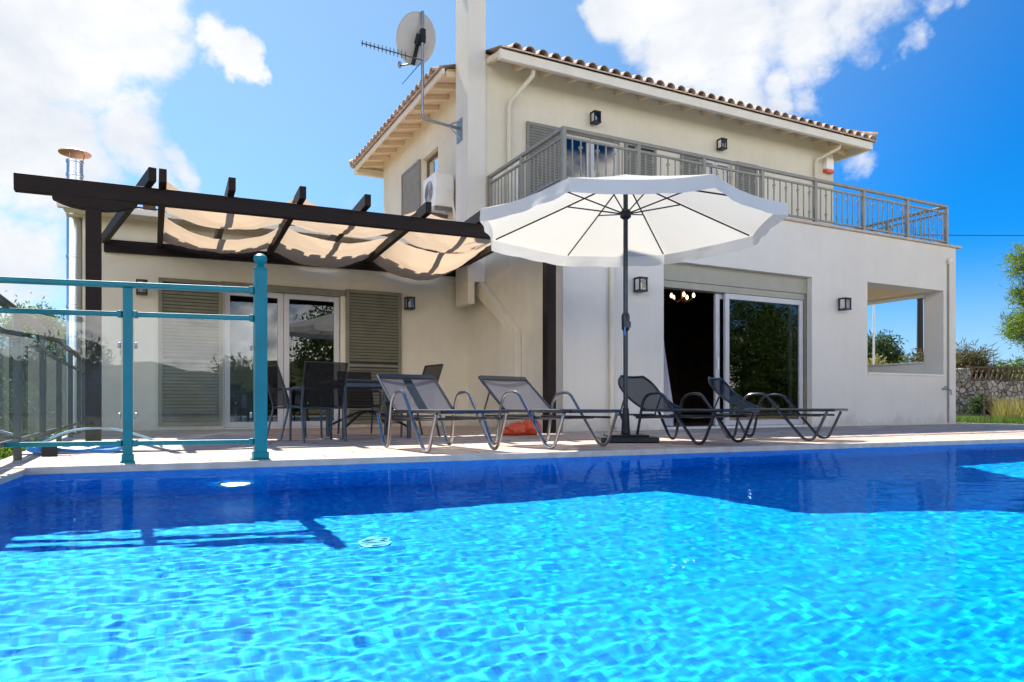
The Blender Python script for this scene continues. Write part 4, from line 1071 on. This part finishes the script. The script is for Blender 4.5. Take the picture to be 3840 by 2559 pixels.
# grey green terrace railing along the left edge
lr = thing('terrace_railing', (-.76, 8.5, 0), 'grey metal railing with glass panels along the left terrace edge', 'railing')
LX = -.76
ys = [5.74, 7.05, 8.30, 9.50, 10.65, 11.42]
for y in ys: MB().box(LX-.022, y-.022, 0, LX+.022, y+.022, .96).build('post', 'grey green paint', lr)
MB().box(LX-.03, 4.3, .965, LX+.03, 11.48, 1.0).build('handrail', 'grey green paint', lr, bevel=.01)
b = MB()
for a, c in zip([4.3]+ys, ys+[11.44]): b.box(LX-.012, a+.024, .795, LX+.012, c-.024, .822); b.box(LX-.012, a+.024, .12, LX+.012, c-.024, .146)
b.build('rail_bar', 'grey green paint', lr)
for a, c in zip([4.4]+ys, ys): MB().quad((LX, a+.03, .15), (LX, c-.03, .15), (LX, c-.03, .79), (LX, a+.03, .79)).build('glass_panel', 'fence glass', lr, fix=False)
# hose and vacuum head on the paving
t = thing('pool_hose', (-.4, 6.3, 0), 'pale blue pool hose looping over the paving behind the fence', 'hose')
pts = []
for k in range(80):
    a = k/79*4*math.pi; r = .26+.02*math.sin(k*.4)
    pts.append((-.45+r*1.15*math.cos(a), 6.35+r*.8*math.sin(a), .025+.02*(k/79)+.012*math.sin(k*.7)))
MB().tube(pts, .018, 8).build('coil', 'blue plastic', t, smooth=True)
MB().tube(smooth_path([(-.80, 6.6, .03), (-.55, 6.75, .17), (-.25, 6.8, .18), (.05, 6.75, .08), (.12, 6.6, .02)], .2, 8), .009, 8).build('loop', 'pale hose', t, smooth=True)
MB().prism([(-.66, 6.04), (-.56, 6.02), (-.57, 6.10), (-.65, 6.12)], 'z', .0, .07).build('fitting', 'hinge black', t)
# red crumpled thing
b = MB(); random.seed(4)
def blob(c, r, sq, seed):
    n1, n2 = 10, 14
    def fn(a, bb):
        th = math.pi*a; ph = 2*math.pi*bb; d = Vector((math.sin(th)*math.cos(ph), math.sin(th)*math.sin(ph), math.cos(th)))
        q = Vector(c)+Vector((d.x*r, d.y*r*.8, d.z*r*sq))*(1+.35*noise.noise(d*2.2+Vector((seed, 0, 0))))
        q.z = max(.004, q.z); return q
    b.grid(fn, n1, n2)
blob((3.98, 7.62, .07), .15, .6, 1); blob((4.16, 7.60, .09), .12, .9, 5); blob((3.85, 7.66, .04), .10, .5, 9)
o = b.build('beach_toy', 'red plastic', smooth=True); tag(o, 'bright red crumpled thing lying on the paving under a lounger', 'toy')
# round pool lamp low on the far pool wall, drain on the floor
lp = PP(1.12, .03, -.84)
t = thing('pool_lamp', lp, 'round white pool lamp shining under water on the far pool wall', 'pool lamp')
def disc(r0, r1, y0, y1, n=24):
    b = MB(); ring_ = []
    for r, y in ((r0, y0), (r1, y0), (r1, y1), (r0, y1)):
        ring_.append([(r*math.cos(2*math.pi*k/n), y, r*math.sin(2*math.pi*k/n)) for k in range(n)])
    for a, c in zip(ring_, ring_[1:]+ring_[:1]):
        for k in range(n): b.quad(a[k], a[(k+1) % n], c[(k+1) % n], c[k])
    return b
disc(.085, .115, .0, -.03).build('rim', 'white plastic', t, local=True, smooth=True)
disc(.002, .085, .0, -.02).build('lens', 'lamp lens', t, local=True, smooth=True)
dp_ = (.98, 3.34, -PD)
t = thing('floor_drain', dp_, 'small round pale drain grate on the sunlit pool floor', 'drain')
MB().lathe([(.02, .002), (.075, .002), (.08, .008), (.08, .014), (.068, .016)], dp_, 24).build('rim', 'pale hose', t, smooth=True).cycles.is_caustics_receiver = True
b = MB()
for k in range(-3, 4): w_ = (.066**2-(k*.019)**2)**.5; b.box(dp_[0]-w_, dp_[1]+k*.019-.005, dp_[2]+.017, dp_[0]+w_, dp_[1]+k*.019+.005, dp_[2]+.022)
b.build('grate', 'pale hose', t).cycles.is_caustics_receiver = True

# ------------------------------------------------------------------ vegetation
def leaf_mesh(blobs, n, size, seed, long=1.0, droop=0, shell=.5):
    """leaves as small bent quads scattered in clumps through the given ellipsoids (centre, radii, weight)"""
    rnd = random.Random(seed); b = MB()
    tot = sum(x[2] for x in blobs)
    for c, rad, wt in blobs:
        nc = max(3, int(n*wt/tot/26))
        for _ in range(nc):
            while True:
                d = Vector((rnd.uniform(-1, 1), rnd.uniform(-1, 1), rnd.uniform(-1, 1)))
                if .05 < d.length < 1: break
            d = d.normalized()*(shell+(1-shell)*rnd.random()**.6)
            cc = Vector(c)+Vector((d.x*rad[0], d.y*rad[1], d.z*rad[2]))
            cr = .20*min(rad)*rnd.uniform(.6, 1.4)+size
            for _ in range(26):
                p = cc+Vector((rnd.gauss(0, cr*.6), rnd.gauss(0, cr*.6), rnd.gauss(0, cr*.5)))
                a = Vector((rnd.gauss(0, 1), rnd.gauss(0, 1), rnd.gauss(.3, .8)-droop)).normalized()
                s_ = a.cross(Vector((rnd.gauss(0, 1), rnd.gauss(0, 1), rnd.gauss(0, 1)))).normalized()
                L = size*long*rnd.uniform(.6, 1.3); w_ = size*.5*rnd.uniform(.6, 1.2)/max(1, long*.5)
                i = len(b.v); m_ = p+a*L*.5+s_.cross(a)*L*.12
                b.v += [tuple(p), tuple(m_+s_*w_*.5), tuple(p+a*L), tuple(m_-s_*w_*.5)]; b.f.append((i, i+1, i+2, i+3))
    return b
def limb_mesh(base, tops, r0):
    b = MB(); base = Vector(base)
    for tp in tops:
        tp = Vector(tp); m1 = base.lerp(tp, .4); m1.x = base.x+(tp.x-base.x)*.2; m1.y = base.y+(tp.y-base.y)*.2
        m2 = base.lerp(tp, .75); b.tube([base, m1, m2, tp], r0, 8, rs=[r0, r0*.72, r0*.4, r0*.12])
    return b
def tree(name, loc, label, cat, blobs, n, size, mat, seed, r0=.12, group=None, long=1.6, tops=None, leafname='crown', trunkname='trunk', shell=.5):
    t = thing(name, loc, label, cat, group)
    off = Vector(loc)
    bl = [(Vector(c)+off, r, w_) for c, r, w_ in blobs]
    leaf_mesh(bl, n, size, seed, long, shell=shell).build(leafname, mat, t, fix=False)
    tops = [Vector(x)+off for x in tops] if tops else [c for c, r, w_ in bl]
    limb_mesh(off, tops, r0).build(trunkname, 'trunk bark', t, smooth=True)
    return t
f_ = Vector((math.sin(YAW), math.cos(YAW), 0)); r__ = Vector((math.cos(YAW), -math.sin(YAW), 0))
def at(x, d, z=0): p = f_*d+r__*((x-1176.5)/1642*d); return (p.x, p.y, z)
# right: pine, broom bush, low shrubs behind the stone wall
tree('pine_tree', at(2440, 15.5, -.1), 'bright green pine tree reaching in at the right edge of the picture', 'tree',
     [((-.95, .25, 3.45), (.30, .30, .42), .8), ((-.80, .2, 2.75), (.38, .4, .30), .9), ((-.85, .25, 2.15), (.55, .5, .34), 1.5), ((.0, 0, 2.6), (.7, .7, .7), 2), ((.1, 0, 3.8), (.6, .6, .6), 1.5), ((-.35, .1, 1.75), (.5, .5, .25), .8), ((.5, .1, 2.0), (.8, .8, .5), 1.2)],
     17000, .055, 'leaf pine', 3, .13, long=3.2, shell=.2)
tree('broom_bush', at(2222, 21.6, .3), 'tall brownish broom bush behind the wall right of the house', 'bush',
     [((0, 0, 1.15), (.75, .6, .65), 2), ((.35, 0, .9), (.6, .5, .5), 1), ((-.5, 0, .9), (.6, .5, .6), 1)], 5200, .10, 'leaf broom', 8, .05, long=3.6, leafname='foliage', trunkname='stem', shell=.1)
tree('green_shrub', at(2310, 22.2, .3), 'low bright green shrub behind the wooden lattice on the stone wall', 'bush',
     [((0, 0, .85), (1.1, .7, .42), 2), ((-.7, 0, .7), (.6, .5, .35), 1), ((.9, 0, .95), (.9, .7, .55), 1.5)], 5200, .10, 'leaf green', 9, .05, leafname='foliage', trunkname='stem', shell=.1)
tree('wall_creeper', at(2245, 19.55, .05), 'small green creeper growing at the foot of the stone wall', 'plant',
     [((0, 0, .30), (.45, .12, .30), 1), ((.5, -.1, .18), (.35, .12, .18), .6)], 1500, .06, 'leaf dark', 12, .02, leafname='foliage', trunkname='stem', shell=.1)
# seen through the porch
tree('round_pine', at(2030, 36, .2), 'rounded dark green pine seen through the open porch', 'tree',
     [((-.35, 0, 2.9), (1.0, .9, .8), 2), ((.35, 0, 2.5), (.75, .8, .4), 1), ((-.8, 0, 2.3), (.8, .8, .5), 1)], 5200, .14, 'leaf dark', 14, .12, long=2.2, shell=.3)
for k, (x, d, h, lab, mt) in enumerate(((2010, 27, 1.9, 'yellowish low bush seen through the porch below the round pine', 'leaf straw'), (2075, 28, 1.9, 'light green low bush in the middle of the porch view', 'leaf green'), (2125, 26, 2.2, 'brownish bush beside the dark pole in the porch view', 'leaf broom'))):
    tree('low_bush', at(x, d, .15), lab, 'bush', [((0, 0, h*.62), (.95, .8, h*.36), 1)], 1900, .11, mt, 20+k, .05, group='bushes seen through the porch', leafname='foliage', trunkname='stem', shell=.1)
# left garden, below the terrace
tree('leafy_tree', at(75, 15.5, -1.3), 'tall bright green tree beyond the left terrace railing', 'tree',
     [((0, 0, 2.9), (.9, .9, .8), 2), ((-.6, 0, 2.2), (1.0, .9, .8), 2), ((.35, .3, 2.1), (.6, .6, .6), 1), ((.1, 0, 3.4), (.35, .4, .3), .5)], 11000, .075, 'leaf green', 31, .11)
tree('olive_tree', at(128, 17.5, -1.3), 'grey green olive tree next to the steel flue', 'tree',
     [((0, 0, 2.9), (.8, .8, .75), 2), ((.3, 0, 2.0), (.9, .8, .7), 1.5), ((-.5, 0, 1.7), (.7, .7, .6), 1)], 9000, .065, 'leaf grey', 32, .1)
for k, (x, d, h, lab, mt) in enumerate(((-60, 12, 2.3, 'dense dark shrub at the left edge behind the railing', 'leaf dark'), (25, 11.2, 1.9, 'dark green shrub behind the first railing post', 'leaf dark'), (95, 12.5, 2.0, 'mid green shrub behind the railing near the flue', 'leaf green'), (150, 14, 2.0, 'flowering pale shrub behind the far end of the railing', 'leaf grey'), (0, 8.2, 1.35, 'low leafy plant below the terrace corner', 'leaf green'))):
    tree('garden_shrub', at(x, d, -1.3), lab, 'bush', [((0, 0, h*.6), (1.0, .9, h*.42), 2), ((.5, .3, h*.4), (.7, .7, h*.35), 1)], 7500, .065, mt, 40+k, .06, group='shrubs beyond the left railing', leafname='foliage', trunkname='stem', shell=.1)
# behind the camera: what the glass doors mirror
for k, (x, y, h, lab) in enumerate(((7.4, -6.5, 5.2, 'broad green tree behind the camera mirrored in the wing door'), (22.5, -5.4, 5.2, 'dense green tree behind the camera mirrored in the main door'), (27.0, -7.5, 5.6, 'leafy green tree furthest right behind the pool'))):
    tree('garden_tree', (x, y, -.1), lab, 'tree', [((0, 0, h*.62), (h*.33, h*.31, h*.34), 2), ((-h*.15, .4, h*.42), (h*.27, h*.25, h*.32), 1.2), ((h*.17, -.2, h*.40), (h*.27, h*.25, h*.32), 1.2)], 6500, .17, 'leaf green', 60+k, .16, group='trees across the pool')
for k, (x, y, h, lab) in enumerate(((-4.5, -13.0, 2.0, 'rounded green bush behind the camera faintly mirrored in the fence glass'), (-9.0, -12.0, 2.6, 'tall bush behind the camera at the far left of the fence reflection'), (4.8, -7.6, 1.5, 'yellow green bush behind the camera mirrored low in the wing glass'), (3.2, -8.4, 1.3, 'small green bush behind the camera left of the mirrored trees'), (22.0, -3.8, 3.6, 'dense hedge bush mirrored at the left of the main door glass'), (24.2, -4.4, 4.0, 'dense hedge bush mirrored in the middle of the main door glass'), (26.6, -4.8, 3.6, 'dense hedge bush mirrored at the right of the main door glass'))):
    tree('garden_bush', (x, y, -.1), lab, 'bush', [((0, 0, h*.5), (h*.45, .8, h*.42), 1), ((.2*h, .2, h*.3), (h*.4, .8, h*.28), .6)], 4600, .14, 'leaf green', 70+k, .06, group='bushes across the pool', leafname='foliage', trunkname='stem', shell=.1)

# ------------------------------------------------------------------ right-hand landscape
p0 = Vector(at(2180, 20.2)); p1 = Vector(at(2520, 20.6)); dv = (p1-p0).normalized(); nv_ = Vector((-dv.y, dv.x, 0))
LW = (p1-p0).length
def swall(a, c):
    p = p0+dv*(LW*a)
    if c < .45: z = -.1+1.13*c/.45; off = 0
    elif c < .55: z = 1.03; off = (c-.45)/.10*.45
    else: z = 1.03-1.13*(c-.55)/.45; off = .45
    z += .05*noise.noise((a*LW*3, off*4, 2)) if z > .9 else 0
    q = p+nv_*off; j = .05*noise.noise((a*LW*3.5, z*3.5, 5)); q = q-nv_*j
    return (q.x, q.y, z)
o = MB().grid(swall, 120, 40).build('stone_wall', 'rubble stone', smooth=False); tag(o, 'rough dry stone wall beyond the lawn right of the house', 'wall')
wf = thing('wooden_fence', tuple(p0+nv_*.25+Vector((0, 0, 1.0))), 'weathered wooden lattice fence standing on top of the stone wall', 'fence')
g0 = p0+dv*.75+nv_*.22; LF = LW-.9
b = MB().bar(g0+Vector((0, 0, 1.44)), g0+dv*LF+Vector((0, 0, 1.44)), .07, .05); b.bar(g0+Vector((0, 0, 1.08)), g0+dv*LF+Vector((0, 0, 1.08)), .06, .045); b.build('rail', 'weathered wood', wf)
n_ = int(LF/.55)
for k in range(n_+1):
    q = g0+dv*(LF*k/n_); MB().box(q.x-.035, q.y-.035, .95, q.x+.035, q.y+.035, 1.50).build('post', 'weathered wood', wf)
b = MB()
for k in range(int(LF/.16)):
    q = g0+dv*(k*.16+.05); b.bar(q+Vector((0, 0, 1.09)), q+dv*.12+Vector((0, 0, 1.43)), .03, .03); b.bar(q+dv*.12+nv_*.03+Vector((0, 0, 1.09)), q+nv_*.03+Vector((0, 0, 1.43)), .03, .03)
b.build('lattice', 'weathered wood', wf)
q = p0+dv*.45+nv_*.2
o = MB().box(q.x-.22, q.y-.22, 1.0, q.x+.22, q.y+.22, 1.40).build('stone_pillar', 'rubble stone', bevel=.03); tag(o, 'squat stone pillar on the wall beside the house corner', 'pillar')
# grass strip and dry weeds
def grass(name, x0, x1, d0, d1, n, h, mat, seed, zb=-.06):
    rnd = random.Random(seed); b = MB()
    for _ in range(n):
        x = rnd.uniform(x0, x1); d = rnd.uniform(d0, d1); p = Vector(at(x, d, zb)); hh = h*rnd.uniform(.4, 1.2)
        a = rnd.uniform(0, 6.28); wv = Vector((math.cos(a), math.sin(a), 0))*.012; tp = p+Vector((rnd.gauss(0, .3)*hh, rnd.gauss(0, .3)*hh, hh))
        i = len(b.v); b.v += [tuple(p-wv), tuple(p+wv), tuple(tp)]; b.f.append((i, i+1, i+2))
    o = b.build(name, mat, fix=False); tag(o, kind='stuff'); return o
grass('grass', 2150, 2480, 14.6, 20.0, 9000, .16, 'leaf green', 5)
grass('dry_grass', 2290, 2480, 17.0, 19.6, 2600, .60, 'leaf straw', 6)
for k, (x, d, lab) in enumerate(((2262, 15.2, 'thin dark garden stake on the lawn, nearer the house'), (2277, 15.3, 'thin dark garden stake on the lawn, nearer the right edge'))):
    p = at(x, d); t = thing('garden_stake', p, lab, 'stake', 'thin stakes on the lawn')
    MB().tube([(p[0], p[1], -.1), (p[0], p[1], .62)], .014, 6).build('rod', 'weathered wood', t); MB().lathe([(.014, 0), (.02, .01), (.006, .04)], (p[0], p[1], .62), 6).build('tip', 'weathered wood', t)
# poles and power line
p = at(2114, 33); t = thing('utility_pole', p, 'thick dark wooden utility pole seen through the porch', 'pole')
MB().tube([(p[0], p[1], -.2), (p[0], p[1], 5.5)], .13, 10, rs=[.16, .12]).build('shaft', 'dark pole wood', t, smooth=True)
MB().bar((p[0]-.5, p[1]+.2, 5.3), (p[0]+.5, p[1]-.2, 5.3), .08, .1).build('crossarm', 'trunk bark', t)
p = at(2008, 24); t = thing('slim_post', p, 'slim pale metal post seen through the porch opening', 'post')
MB().tube([(p[0], p[1], -.2), (p[0], p[1], 4.1)], .035, 8).build('shaft', 'white plastic', t, smooth=True); MB().lathe([(.05, 0), (.06, .03), (.02, .06)], (p[0], p[1], 4.1), 8).build('cap', 'white plastic', t)
a = Vector(at(2100, 33, 8.2)); c = Vector(at(3600, 60, 16.5))
o = MB().tube([a.lerp(c, k/20)+Vector((0, 0, -.6*(1-(k/10-1)**2))) for k in range(21)], .02, 6).build('power_line', 'black metal'); tag(o, 'thin dark power line crossing the sky right of the house', 'cable')
